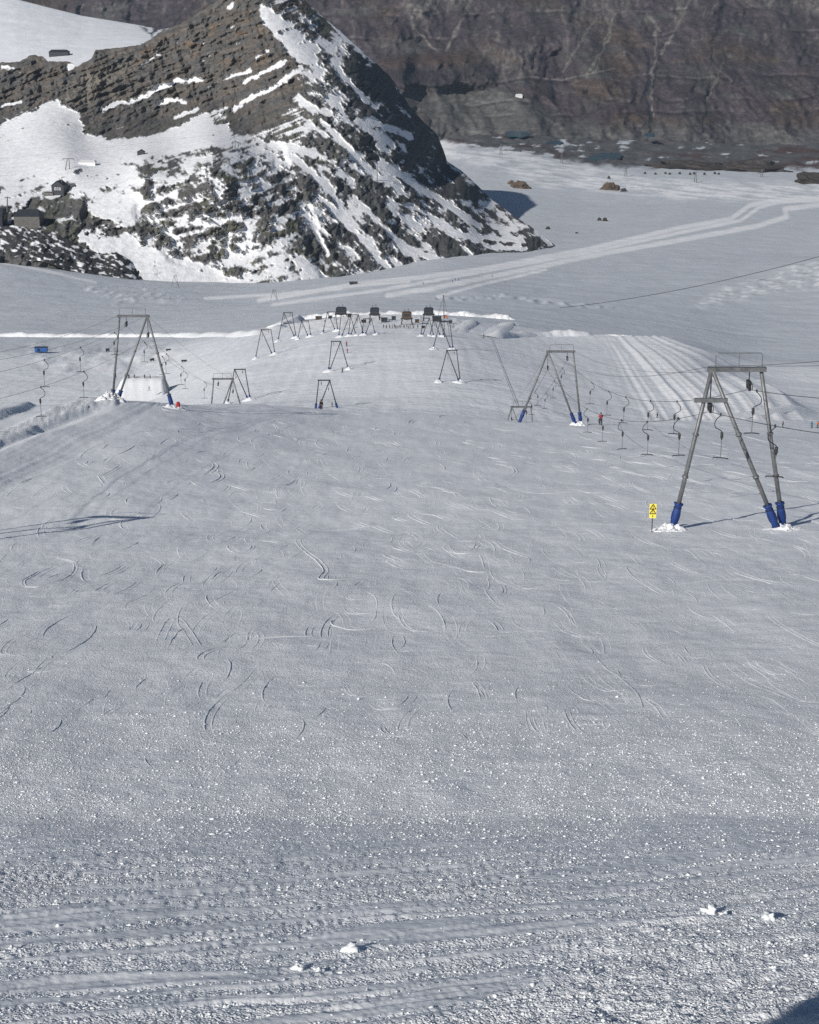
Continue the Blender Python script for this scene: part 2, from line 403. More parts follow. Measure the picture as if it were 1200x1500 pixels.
# rougher churned bank lower right
ch = poly(PXm, PYm, [(820, 1400), (1000, 1330), (1300, 1320), (1300, 1650), (700, 1650), (720, 1500)], 60)
dz += ch * (0.06 * fbm(X / 0.5, Y / 0.6, 3, 55) + 0.04 * np.abs(fbm(X / 0.16, Y / 0.2, 2, 57)))
gran = np.maximum(gran, ch * 0.9)
# groomed lane on the left beside the lift track, with its side bank
lane = poly(PXm, PYm, [(238, 590), (180, 594), (110, 622), (0, 664), (-200, 752), (-200, 860), (0, 722), (120, 662), (215, 604)], 7)
dz += lane * (0.016 * np.minimum(seg_dist(PXm, PYm, [(-200, 860), (0, 722), (120, 662), (215, 604), (236, 591)]), 45) - 0.04)
gran *= (1 - 0.9 * lane)
dz *= 1.0
lanestripe = 0.05 * np.sin(seg_dist(PXm, PYm, [(225, 590), (0, 705), (-200, 810)]) * 1.1) * lane * (PXm > -60)
dz += lanestripe
bank = stroke(PXm, PYm, [(165, 588), (130, 595), (70, 617), (0, 646), (-200, 730)], 14)
dz += bank * (0.42 + 0.6 * np.abs(fbm(X / 2.2, Y / 5.5, 4, 61)) + 0.10 * ridged(X / .7, Y / 2.0, 2, 67) * sstep(-.2, .4, fbm(X / 4, Y / 9, 2, 68)))
bank2 = stroke(PXm, PYm, [(96, 583), (50, 590), (0, 607), (-200, 670)], 8)
dz += bank2 * 0.7
gran = np.maximum(gran, bank * 1.1)
# ski tracks: collected here, built as small ploughed-up berms on the finished slope
TRACKS = []
def stamp(x, d, depth):
    TRACKS.append((np.asarray(x, float), np.asarray(d, float), np.broadcast_to(depth, np.shape(d)).astype(float)))
def track_px(pts, depth, gap=0.0):
    """track traced through pixels, smoothed"""
    p = np.array(pts, float); t = np.linspace(0, len(p) - 1, 400)
    i = np.clip(t.astype(int), 0, len(p) - 2); f = t - i
    g = lambda k: p[np.clip(i + k, 0, len(p) - 1)]
    q = 0.5 * ((2 * g(0)) + (-g(-1) + g(1)) * f[:, None] + (2 * g(-1) - 5 * g(0) + 4 * g(1) - g(2)) * f[:, None] ** 2 + (-g(-1) + 3 * g(0) - 3 * g(1) + g(2)) * f[:, None] ** 3)
    inv = np.interp(q[:, 1], *(lambda D: (gpy(np.full(3000, 500.), D)[::-1], D[::-1]))(np.exp(np.linspace(math.log(15), math.log(230), 3000))))
    stamp((q[:, 0] - 600) / F * inv, inv, 0.55 * depth * (0.75 + 0.25 * np.sin(np.linspace(0, 9, 400) + pts[0][0])))
    if gap: stamp((q[:, 0] + gap - 600) / F * inv, inv, depth * 0.4)
for a in [
  ([(555, 770), (470, 778), (436, 790), (438, 803), (462, 822), (474, 838), (470, 855), (540, 846)], .10, 7),
  ([(520, 905), (487, 907), (492, 916), (530, 920), (620, 900)], .09, 0),
  ([(455, 930), (380, 935), (320, 948), (290, 962), (292, 972)], .11, 10),
  ([(285, 950), (250, 908), (225, 948)], .07, 12),
  ([(80, 815), (108, 825), (95, 845), (45, 860), (32, 850), (60, 832)], .08, 5),
  ([(330, 825), (300, 850), (292, 858)], .08, 14), ([(220, 815), (236, 822), (228, 834)], .08, 6),
  ([(20, 765), (45, 752), (70, 745)], .07, 4), ([(500, 1018), (478, 1012), (470, 1022)], .10, 0),
  ([(0, 1028), (40, 1018), (95, 1010)], .08, 0), ([(220, 1090), (280, 1072), (315, 1066), (345, 1062)], .09, 0),
  ([(212, 1106), (214, 1114), (224, 1124)], .12, 0), ([(180, 1112), (184, 1118)], .10, 0), ([(340, 1120), (352, 1108)], .10, 0),
  ([(860, 850), (800, 858), (770, 862), (750, 850), (770, 846)], .06, 0), ([(700, 880), (735, 868), (730, 852)], .07, 5),
  ([(640, 925), (690, 900), (760, 893)], .05, 0), ([(620, 820), (700, 838), (760, 815), (750, 790)], .05, 6),
  ([(960, 860), (1060, 848), (1150, 852)], .04, 0), ([(600, 1048), (660, 1025), (690, 1018)], .06, 0),
  ([(830, 1060), (880, 1062), (905, 1050)], .05, 0), ([(1030, 1050), (1100, 1058)], .05, 0),
  ([(720, 500 + 200), (780, 720), (900, 715)], .05, 0), ([(175, 720), (205, 702), (240, 700)], .06, 4)]:
    track_px(*a)
for k in range(9):
    x = 158 + k * 15 + rng.uniform(-4, 4); h_ = rng.uniform(.5, 1.1); track_px([(x, 1004 + 14 * h_), (x + 5 + k * .4, 1008), (x + 10 + 9 * h_, 1003 + rng.uniform(-1, 2))], (0.09 - k * 0.006) * h_)
for k in range(1900):                                          # many short carved arcs, long down the slope and narrow across it
    d = math.exp(rng.uniform(math.log(42), math.log(225))); x = rng.uniform(-0.27, 0.27) * d
    n = 70; Rx = rng.uniform(0.15, 0.85) * (0.3 + d / 90); Rd = Rx * rng.uniform(3.0, 6.5); a0 = rng.uniform(0, 6.28); sp_ = rng.uniform(0.7, 2.6) * rng.choice([-1, 1])
    a = a0 + np.linspace(0, sp_, n); x_, d_ = x + Rx * np.cos(a), np.clip(d + Rd * np.sin(a), 15, 240)
    dep = rng.uniform(0.010, 0.040) * (0.35 + d / 100) * np.clip(0.45 + 0.6 * np.abs(np.cos(a)), 0, 1)
    stamp(x_, d_, dep)
    if rng.uniform() < 0.55: stamp(x_ + rng.uniform(.12, .3) * (0.5 + d / 120), d_, dep * 0.8)
for k in range(120):                                           # linked turns coming down the slope
    d = np.linspace(rng.uniform(110, 230), rng.uniform(38, 80), 900); x0 = rng.uniform(-0.25, 0.25) * 120
    lam = rng.uniform(2.2, 5.0); amp = rng.uniform(0.3, 1.3); ph_ = rng.uniform(0, 6.28)
    xx = x0 + rng.uniform(-.15, .15) * (d - 120) + amp * np.sin(d / lam + ph_ + 0.8 * np.sin(d / 31 + ph_))
    dep = rng.uniform(0.012, 0.042) * (0.35 + d / 100) * np.clip(0.35 + 0.8 * np.sin(d / lam * 2 + ph_), 0.0, 1) * np.clip(0.5 + np.sin(d / 17 + k), 0, 1)
    stamp(xx, d, dep); stamp(xx + 0.22 + 0.001 * d, d + 0.2, dep * rng.uniform(.3, .9))
W[..., 2] += dz
col = np.empty(W.shape); col[:] = (0.838, 0.86, 0.886)
col *= (1 + 0.035 * fbm(X / 9, Y / 14, 4, 71) + 0.03 * fbm(X / 2, Y / 3, 3, 77))[..., None]
struct(grid_mesh('ski_slope', W, 'piste', col, np.clip(gran, 0.05, 1.3)))
NEARW = W; NEARPX, NEARD = cols, Dr

# ================================================================== GLACIER (far sheet)
cols2 = spaced([(-6000, -1200, 800), (-1200, -300, 60), (-300, -20, 8), (-20, 1220, 2.5), (1220, 1500, 8), (1500, 6500, 800)])
Dr2 = rows_by_py([200, 500, 1000], 249, 4800, lambda D: np.where(D < 1400, 1.4, 1.2))
PX2, D2 = np.meshgrid(cols2, Dr2)
PY2 = gpy(PX2, D2)
W2 = P(PX2, PY2, D2)
X, Y = W2[..., 0].copy(), W2[..., 1].copy()
dz = relief(PX2, D2, PY2, X)
dz[0] -= 0.05
dz += 0.5 * fbm(X / 45, Y / 70, 4, 101) * sstep(255, 330, D2) * sstep(330, 800, D2)
dz += 0.12 * fbm(X / 10, Y / 45, 3, 103) * sstep(255, 330, D2)
FIRN = np.array((0.615, 0.648, 0.685)); PIST = np.array((0.838, 0.86, 0.886)); WHITE = np.array((0.92, 0.93, 0.94))
white = np.zeros(PX2.shape)
firn = sstep(880, 960, D2) * 1.0
vis2 = D2 > 330
# snow-cat pistes and cleaned strips
for pts, wd in [([(380, 440), (520, 416), (620, 406), (700, 395), (860, 365), (990, 335), (1072, 320), (1098, 301), (1130, 294), (1210, 290)], 4.5),
                ([(400, 446), (560, 425), (640, 410), (860, 370), (1000, 340), (1085, 323), (1112, 304), (1140, 296), (1210, 293)], 3.5),
                ([(568, 433), (640, 421), (720, 405), (880, 372), (1000, 351), (1110, 331), (1152, 318), (1150, 306), (1210, 299)], 5.0),
                ([(640, 434), (705, 417), (800, 395)], 3.0), ([(430, 428), (520, 419), (600, 412)], 3),
                ([(0, 384), (60, 395), (140, 414)], 3.0), ([(300, 437), (400, 432), (500, 422)], 3)]:
    white = np.maximum(white, stroke(PX2, PY2, pts, wd) * (D2 > 950))
churn = poly(PX2, PY2, [(640, 205), (760, 222), (900, 252), (960, 262), (1060, 268), (1210, 270), (1210, 294), (1000, 293), (920, 284), (800, 276), (735, 252), (640, 226)], 6) * (D2 > 1800)
tn = fbm(PX2 / 60 + PY2 / 22, (PY2 - PX2 * 0.12) / 3.2, 3, 111)
white = np.maximum(white, churn * sstep(-0.25, 0.2, tn))
dz += churn * 3.0 * tn
# slope between near crest and stations: groomed, faint tracks
pis = vis2 & (D2 < 880)
trk = fbm((PX2 - 0.35 * PY2) / 9.0, PY2 / 90, 2, 117)
dz += np.where(pis, 0.05 * trk + 0.05 * np.sin(X * 6.283 / 5.6 + 1.5 * fbm(X / 30, Y / 120, 2, 119)) * sstep(-.2, .3, fbm(X / 25, Y / 140, 2, 118)), 0)
# embankment stripes in relief, their sunlit brightness also put into the colour
xl = 885 + (PY2 - 490) * 0.55; xr = 962 + (PY2 - 488) * 1.66
s = (PX2 - xl) / np.maximum(xr - xl, 20)
emb = sstep(-0.15, 0.12, s) * (1 - sstep(0.98, 1.06, s)) * ((PY2 > 486) & (PY2 < 616) & (D2 < 830) & vis2)
stripes = fbm(s * 13, PY2 / 2500, 2, 121) + 0.7 * fbm(s * 30, PY2 / 900, 2, 123)
dz += emb * 0.65 * stripes
white = np.maximum(white, emb * np.clip(0.75 + stripes * 1.2, 0, 1))
# bare churned ground round the lift stations
stn = poly(PX2, PY2, [(400, 484), (440, 462), (480, 456), (640, 456), (700, 462), (675, 482), (650, 490), (560, 478), (470, 486)], 8) * (D2 > 600) * (D2 < 900)
white = np.maximum(white, stn * 0.8); dz += stn * 0.9 * fbm(X / 5, Y / 12, 4, 127)
# right-hand snow shoulder with wind lips
sh = poly(PX2, PY2, [(1010, 452), (1060, 422), (1120, 408), (1160, 390), (1220, 370), (1220, 420), (1120, 432), (1040, 450)], 6) * (D2 > 900) * (D2 < 1900)
dz += sh * (3.5 * np.clip(fbm(X / 22, Y / 30, 4, 131) + 0.15, 0, 1)); white = np.maximum(white, sh * sstep(-0.05, 0.35, fbm(X / 12, Y / 25, 3, 133)))
# snow-park heaps on the left
pk = poly(PX2, PY2, [(40, 505), (250, 505), (270, 530), (200, 548), (60, 545)], 12) * vis2 * (D2 < 1300)
dz += pk * 2.4 * np.clip(fbm(X / 14, Y / 40, 4, 137), -0.2, 1); white = np.maximum(white, pk * sstep(0.1, 0.5, fbm(X / 10, Y / 30, 3, 139)))
cv = poly(PX2, PY2, [(120, 420), (210, 420), (280, 440), (170, 446)], 8) * (D2 > 1000)
dz += cv * 3 * np.clip(fbm(X / 9, Y / 30, 4, 141), 0, 1); white = np.maximum(white, cv * sstep(0.1, 0.4, fbm(X / 9, Y / 30, 4, 141)))
crv = stroke(PX2, PY2, [(640, 438), (700, 437), (740, 434), (830, 447), (900, 449)], 4) * (D2 > 950)
dz += crv * 3.0 * fbm(X / 8, Y / 30, 3, 143)
# glacier ripples
dz += firn * 0.9 * fbm((X + 0.25 * Y) / 60, Y / 30, 3, 147) * sstep(950, 1200, D2)
base = lerp(PIST, FIRN, firn[..., None])
colr = lerp(base, WHITE, white[..., None])
colr = colr * (1 + 0.05 * fbm(PX2 / 40, PY2 / 6, 4, 151) + 0.03 * fbm(X / 6, Y / 18, 3, 153))[..., None]
# moraine beyond the glacier snout
edge = np.interp(PX2, [600, 700, 800, 850, 900, 960, 1050, 1130, 1210, 1500], [200, 216, 230, 240, 246, 246, 247, 250, 246, 244])
mor = sstep(3, -5, PY2 - edge - 7 * fbm(PX2 / 22, PY2 / 6, 4, 161)) * (D2 > 2800)
snowp = sstep(0.02, 0.18, fbm(PX2 / 30, PY2 / 5, 4, 167) + 0.25 * poly(PX2, PY2, [(690, 207), (760, 212), (860, 205), (940, 204), (900, 214), (830, 222), (790, 236), (700, 222)], 4) - 0.28)
mor = mor * (1 - snowp)
mcol = np.array((0.125, 0.125, 0.125)) * (1 + 0.5 * fbm(PX2 / 25, PY2 / 6, 4, 171))[..., None]
mcol = lerp(mcol, np.array((0.10, 0.062, 0.052)), 0.8 * sstep(0.1, 0.5, fbm(PX2 / 70, PY2 / 10, 3, 173) + 0.35 * sstep(1080, 1150, PX2))[..., None])
colr = lerp(colr, mcol, mor[..., None])
dz += mor * (9 * ridged(X / 70, Y / 90, 4, 177) - 4) + (D2 > 3300) * 3.0 * fbm(X / 60, Y / 90, 3, 179)
W2[..., 2] += dz
struct(grid_mesh('glacier', W2, 'glacier', np.clip(colr, 0.02, 0.95)))

# ================================================================== ROCK MOUNTAIN
SKYL = [(-320, 130), (-120, 100), (0, 92), (30, 90), (46, 80), (62, 82), (70, 90), (104, 90), (112, 98), (134, 86), (140, 73), (172, 70), (204, 66), (222, 57), (236, 46), (262, 36), (292, 18), (318, 2), (345, -30), (372, -60), (392, -50),
        (420, -25), (448, 2), (470, 22), (492, 40), (512, 58), (538, 82), (556, 97), (572, 112), (588, 136), (602, 158), (622, 180), (640, 196), (650, 220), (655, 236), (676, 250), (700, 272), (722, 294), (735, 302), (752, 316), (775, 330), (795, 345), (812, 358)]
BASE = [(-320, 392), (0, 378), (60, 382), (140, 396), (210, 410), (300, 416), (400, 418), (480, 410), (560, 402), (650, 388), (720, 378), (790, 366), (812, 360)]
CT = [(-320, 400, 1560), (-320, 200, 2200), (-320, 90, 2400), (0, 395, 1600), (100, 405, 1620), (210, 412, 1640), (300, 418, 1650), (400, 418, 1650), (480, 412, 1680), (560, 404, 1740), (650, 390, 1820), (720, 380, 1900), (800, 362, 2040),
      (0, 330, 1690), (60, 335, 1690), (90, 285, 1800), (40, 300, 1770), (0, 265, 1890), (110, 250, 1860), (210, 232, 1860), (310, 212, 1880), (350, 216, 1900), (385, 240, 1870), (330, 350, 1720), (250, 375, 1680), (160, 350, 1690), (420, 300, 1790), (430, 350, 1730), (240, 300, 1745), (180, 290, 1760),
      (300, 190, 2040), (100, 225, 1960), (80, 150, 2240), (125, 200, 2130), (0, 185, 2190), (200, 210, 2040), (330, 180, 2100), (370, 200, 2020),
      (0, 100, 2330), (130, 80, 2330), (130, 140, 2260), (230, 50, 2350), (240, 120, 2270), (240, 180, 2200), (330, 0, 2340), (372, -50, 2350), (340, 100, 2230), (330, 160, 2170), (400, 120, 2140), (440, 96, 2150), (438, 130, 2090), (420, 190, 1990), (390, 30, 2250), (440, 50, 2260),
      (450, 250, 1900), (470, 190, 1985), (500, 140, 2110), (520, 100, 2270), (540, 84, 2400), (500, 50, 2400), (470, 24, 2400), (590, 140, 2470), (560, 180, 2130), (545, 250, 1985), (600, 230, 2140), (640, 200, 2500), (655, 238, 2500), (620, 280, 2060), (560, 330, 1860), (600, 340, 1900), (650, 310, 2030), (680, 270, 2280), (720, 296, 2390), (690, 320, 2050), (700, 350, 1960), (500, 350, 1800), (470, 330, 1800), (760, 350, 2020), (775, 332, 2120)]
CTA = np.array(CT, float)
def tps_fit(c):
    A = c[:, :2] / 100.0; d = np.linalg.norm(A[:, None] - A[None], axis=-1); K = np.where(d > 0, d * d * np.log(d + 1e-9), 0) + 0.02 * np.eye(len(c))
    Q = np.concatenate([np.ones((len(c), 1)), A], 1); n = len(c)
    L = np.zeros((n + 3, n + 3)); L[:n, :n] = K; L[:n, n:] = Q; L[n:, :n] = Q.T
    return A, np.linalg.solve(L, np.concatenate([c[:, 2], np.zeros(3)]))
_A, _wt = tps_fit(CTA)
def tps(px, py):
    r = _wt[-3] + _wt[-2] * px / 100 + _wt[-1] * py / 100
    for (ax, ay), wv in zip(_A, _wt[:-3]):
        d2 = (px / 100 - ax) ** 2 + (py / 100 - ay) ** 2
        r = r + wv * 0.5 * d2 * np.log(d2 + 1e-12)
    return r
mc = spaced([(-320, -20, 10), (-20, 812, 1.15)])
NR = 330
sk = np.interp(mc, *zip(*SKYL)); bs = np.interp(mc, *zip(*BASE))
sk = sk + 2.5 * fbm(mc / 9, mc * 0, 3, 201) * (mc < 640)
bs = np.maximum(bs + 16, sk + 1)
tt = np.linspace(0, 1, NR)[:, None]
MX = np.broadcast_to(mc, (NR, len(mc))).copy(); MY = bs + (sk - bs) * tt
MD = tps(MX, MY)
Wm = P(MX, MY, MD)
mx_, mz_ = Wm[..., 0], Wm[..., 2]
# --- where snow lies
x, y = MX, MY
wx = x + 5 * fbm(x / 14, y / 14, 3, 211); wy = y + 5 * fbm(x / 14, y / 14, 3, 217)
b = np.full(x.shape, -0.10)
def reg(pts, v, soft=5):
    global b
    b = lerp(b, v, poly(wx, wy, pts, soft))
reg([(-400, 80), (-400, 270), (0, 265), (0, 182), (40, 165), (80, 146), (112, 162), (125, 200), (220, 200), (300, 168), (330, 150), (440, 110), (450, 80), (390, 20), (390, -80), (-20, 60)], -0.75)   # upper cliff: rock
reg([(-400, 200), (0, 182), (40, 165), (80, 147), (112, 163), (124, 196), (165, 206), (222, 200), (262, 186), (297, 160), (312, 178), (332, 186), (345, 202), (372, 206), (330, 214), (300, 215), (210, 236), (110, 250), (0, 268), (-400, 290)], 0.62)  # bowl snow
reg([(0, 268), (110, 250), (190, 240), (215, 262), (190, 300), (120, 296), (60, 300), (0, 300)], 0.32)
reg([(205, 232), (310, 214), (380, 236), (415, 280), (440, 340), (420, 356), (330, 352), (260, 372), (200, 350), (150, 330), (230, 300), (215, 262)], -0.04)   # broken lower crags
reg([(100, 262), (190, 250), (212, 290), (205, 318), (150, 322), (110, 290)], 0.36)
reg([(40, 296), (100, 282), (150, 325), (150, 345), (60, 338), (20, 330)], -0.30)
reg([(120, 342), (185, 350), (330, 400), (400, 425), (230, 425), (150, 385), (118, 352)], 0.55)   # fans
reg([(330, 352), (420, 356), (470, 400), (420, 425), (330, 395)], 0.20)
reg([(-400, 330), (60, 336), (130, 362), (205, 402), (150, 412), (0, 405), (-400, 410)], -0.6)
reg([(380, 5), (402, 14), (430, 40), (470, 74), (455, 92), (437, 94), (412, 66), (386, 34)], 0.60, 3)   # summit gully
reg([(330, 190), (372, 205), (440, 208), (490, 190), (470, 235), (430, 250), (380, 236)], 0.14)
reg([(440, 100), (500, 130), (560, 200), (620, 290), (600, 340), (480, 330), (430, 240), (430, 150)], -0.10)
reg([(500, 60), (560, 98), (605, 160), (655, 240), (720, 296), (650, 290), (600, 220), (540, 130)], -0.42)
reg([(330, 115), (430, 85), (440, 130), (400, 190), (335, 186)], -0.75)
def fleck(pts, v=0.9, wd=4):
    global b
    b = lerp(b, v, stroke(wx, wy, pts, wd))
for pts, wd in [([(150, 160), (175, 150), (205, 146), (228, 130), (262, 119), (292, 116)], 5), ([(232, 152), (252, 146), (272, 149)], 5), ([(330, 115), (365, 103)], 4), ([(342, 160), (372, 140), (405, 125), (440, 100)], 6),
                ([(355, 122), (400, 100), (420, 90)], 4), ([(190, 150), (214, 140)], 4), ([(375, 85), (392, 74)], 2.5), ([(255, 172), (290, 160)], 3.5), ([(205, 95), (235, 80)], 2), ([(335, 12), (342, 6)], 3), ([(2, 155), (30, 148)], 4), ([(100, 98), (115, 92)], 4), ([(3, 100), (18, 101)], 4),
                ([(440, 150), (480, 165)], 7), ([(470, 175), (520, 230), (560, 262)], 6), ([(540, 175), (600, 200)], 7), ([(560, 240), (640, 290), (700, 330)], 6), ([(520, 290), (590, 360), (650, 385)], 5), ([(470, 290), (530, 350), (570, 395)], 6), ([(440, 300), (480, 370)], 5), ([(400, 210), (460, 225)], 8),
                ([(600, 300), (680, 345), (760, 352)], 6), ([(650, 330), (720, 362), (770, 364)], 5), ([(500, 110), (540, 150)], 5), ([(430, 230), (470, 265), (500, 300)], 6)]:
    fleck(pts, 0.55, wd)
# streaky break-up: down-right on the right flank, along the strata on the left
u1 = (x * 0.74 + y * 0.67); v1 = (-x * 0.67 + y * 0.74)
right = sstep(400, 470, x)
n1 = fbm(u1 / 44, v1 / 12, 5, 221, 0.52); n2 = fbm((x + 2.2 * y) / 46, (y + 0.32 * x) / 10, 5, 223, 0.52); n0 = fbm(x / 22, y / 15, 5, 227, 0.52)
n3 = fbm((x * 0.8 + y * 0.6) / 9, (y * 0.8 - x * 0.6) / 5, 4, 229, 0.6)
n4 = fbm(u1 / 90, v1 / 26, 3, 239)
nn = 0.40 * n3 + 0.75 * sstep(250, 180, y) * (x < 445) * fbm((x + 1.5 * y) / 26, (y + 0.34 * x) / 3.6, 4, 245, 0.6) + 0.55 * right * n4 + lerp(0.5 * n2 + 0.7 * n0, 0.8 * n1 + 0.45 * n0, right)
snow = sstep(-0.13, 0.14, b + 1.2 * nn)
rock = 1 - snow
# --- relief
crag = ridged(mx_ / 60, mz_ / 45, 5, 231); crag2 = ridged((mx_ + mz_) / 26, (mz_ - mx_ * 0.5) / 15, 4, 233)
strata = 2.4 * fbm(mx_ / 55, (mz_ - 0.36 * mx_ + 6 * fbm(mx_ / 60, mz_ / 40, 3, 237)) / 5.5, 4, 238) * sstep(250, 190, y) * (x < 445)
butt = fbm((mx_ + 0.55 * mz_) / 30, mz_ / 140, 4, 241)
disp = 17 * (crag - 0.45) + 9.0 * (crag2 - 0.45) + 2.5 * (ridged((mx_ - .4 * mz_) / 11, (mz_ + .3 * mx_) / 8, 3, 235) - .45) + 6 * fbm(mx_ / 9, mz_ / 7, 4, 243, 0.6) + 4.5 * strata + 15 * butt
disp_snow = 5 * fbm(mx_ / 60, mz_ / 40, 3, 247) + 1.0 * fbm(mx_ / 10, mz_ / 8, 3, 249)
edge_fade = sstep(0, 0.05, tt) * (1 - 0.75 * sstep(0.96, 1.0, tt))
MD2 = MD - (rock * (disp + 3.0) + (1 - rock) * disp_snow) * edge_fade
# recessed fans / ravines read as real hollows
MD2 += 10 * stroke(wx, wy, [(400, 210), (440, 300), (480, 400)], 16) + 14 * stroke(wx, wy, [(210, 310), (260, 372)], 20) * 0.5
Wm = P(MX, MY, MD2)
rc = np.empty(x.shape + (3,)); rc[:] = (0.115, 0.113, 0.11)
up = sstep(240, 130, y) * (x < 450)
rc = lerp(rc, np.array((0.145, 0.128, 0.112)), (up * sstep(-0.25, 0.3, fbm(x / 40, (y + 0.33 * x) / 12, 4, 251)))[..., None])
rc = lerp(rc, np.array((0.175, 0.132, 0.098)), (up * sstep(0.1, 0.4, fbm(x / 25, y / 14, 4, 253)) * sstep(130, 60, y))[..., None])
rc = lerp(rc, np.array((0.115, 0.115, 0.092)), sstep(0, 0.3, fbm(x / 50, y / 40, 3, 255))[..., None] * (1 - up)[..., None])
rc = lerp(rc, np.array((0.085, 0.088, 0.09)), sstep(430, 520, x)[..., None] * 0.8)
rc = lerp(rc, np.array((0.19, 0.175, 0.15)), poly(wx, wy, [(90, 145), (120, 105), (190, 95), (160, 130), (125, 165)], 10)[..., None] * .8)
rc *= (1 + 0.55 * fbm(x / 60, (y + 0.34 * x + 5 * fbm(x / 30, y / 20, 3, 257)) / 4.0, 4, 258) * up + 0.4 * fbm(x / 6, y / 5, 3, 259))[..., None]
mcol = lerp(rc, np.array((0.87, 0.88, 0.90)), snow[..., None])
# back side: close the body behind the skyline
back = []
top = Wm[-1]; topx = MX[-1]
for dd, drop in [(25, 3), (70, 25), (160, 90), (320, 230)]:
    q = P(MX[-1], MY[-1], MD2[-1] + dd); q[:, 2] -= drop; back.append(q)
Wall = np.concatenate([Wm, np.array(back)], 0)
call = np.concatenate([mcol, np.repeat(mcol[-1:], 4, 0) * 0 + np.array((0.3, 0.29, 0.28))], 0)
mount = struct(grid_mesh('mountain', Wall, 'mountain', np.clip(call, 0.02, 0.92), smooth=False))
def on_mountain(px, py):
    j = int(np.argmin(np.abs(mc - px))); i = int(np.argmin(np.abs(MY[:, j] - py)))
    return Vector(Wm[i, j])

# --- dark rock spur in the left foreground of the mountain
sx = spaced([(-300, 0, 10), (0, 225, 1.2)])
stp = np.interp(sx, [-300, 0, 22, 60, 90, 120, 150, 170, 188, 205, 225], [318, 332, 330, 338, 346, 362, 374, 369, 380, 398, 412]) + 2.5 * fbm(sx / 8, sx * 0, 3, 261)
sbs = np.interp(sx, [-300, 0, 60, 110, 160, 200, 225], [376, 374, 372, 390, 402, 406, 412]) + 10
st_ = np.linspace(0, 1, 70)[:, None]
SX = np.broadcast_to(sx, (70, len(sx))).copy(); SY = sbs + (np.minimum(stp, sbs - 1) - sbs) * st_
Dbase = np.array([min(Dof(q, yy, 900), 1640) for q, yy in zip(sx, np.maximum(sbs - 10, 374))]) - 25
SD = Dbase[None, :] + 45 * st_
q = P(SX, SY, SD)
SD = SD - 10 * (ridged(q[..., 0] / 26, q[..., 2] / 20, 4, 263) - 0.4) * (1 - st_ ** 4) * sstep(0, .1, st_)
Ws = P(SX, SY, SD)
bk = []
for dd, dr_ in [(12, 0.5), (40, 8), (90, 50)]:
    q = P(SX[-1], SY[-1], SD[-1] + dd); q[:, 2] -= dr_; bk.append(q)
sc_ = np.empty(Ws.shape); sc_[:] = (0.055, 0.056, 0.058)
sc_ *= (1 + 0.5 * fbm(SX / 9, SY / 6, 4, 265))[..., None]
sn = sstep(0.12, 0.3, fbm((SX + SY) / 16, (SY - SX * .5) / 6, 4, 267) + 0.1 * st_ - 0.02)
sc_ = lerp(sc_, np.array((0.86, 0.87, 0.89)), sn[..., None])
Ws2 = np.concatenate([Ws, np.array(bk)], 0); sc2 = np.concatenate([sc_, np.repeat(sc_[-1:], 3, 0) * 0 + 0.5], 0)
struct(grid_mesh('rock_spur', Ws2, 'mountain', np.clip(sc2, 0.02, 0.92)))
def on_spur(px, py):
    j = int(np.argmin(np.abs(sx - px))); i = int(np.argmin(np.abs(SY[:, j] - py)))
    return Vector(Ws[i, j])

# --- high snowfield behind the ridge
hx = spaced([(-320, -20, 12), (-20, 262, 2.4)])
ht = np.interp(hx, [-320, 0, 25, 60, 120, 205, 236, 262], [-30, -6, -1, 8, 23, 37, 43, 40])
hb = np.interp(hx, [-320, 0, 262], [180, 150, 90])
h_ = np.linspace(0, 1, 90)[:, None]
HX = np.broadcast_to(hx, (90, len(hx))).copy(); HY = hb + (ht - hb) * h_
HD = 2420 + 700 * h_ + (262 - HX) * 0.2
q = P(HX, HY, HD)
HD = HD - 6 * fbm(q[..., 0] / 90, q[..., 1] / 60, 4, 271) - 2 * fbm(q[..., 0] / 20, q[..., 1] / 30, 3, 273)
Wh = P(HX, HY, HD)
bk = []
for dd, dr_ in [(30, 3), (120, 60), (250, 200)]:
    q = P(HX[-1], HY[-1], HD[-1] + dd); q[:, 2] -= dr_; bk.append(q)
hc = np.empty(Wh.shape); hc[:] = (0.84, 0.86, 0.89)
hr = poly(HX, HY, [(228, 60), (205, 38), (225, 30), (262, 34), (262, 60)], 4) * sstep(-0.1, 0.1, fbm(HX / 7, HY / 5, 3, 275))
hc = lerp(hc, np.array((0.10, 0.1, 0.1)), hr[..., None])
hc *= (1 + 0.05 * fbm(HX / 30, HY / 5, 4, 277))[..., None]
Wh2 = np.concatenate([Wh, np.array(bk)], 0); hc2 = np.concatenate([hc, np.repeat(hc[-1:], 3, 0)], 0)
struct(grid_mesh('high_snowfield', Wh2, 'glacier', hc2))
def on_high(px, py):
    j = int(np.argmin(np.abs(hx - px))); i = int(np.argmin(np.abs(HY[:, j] - py)))
    return Vector(Wh[i, j])

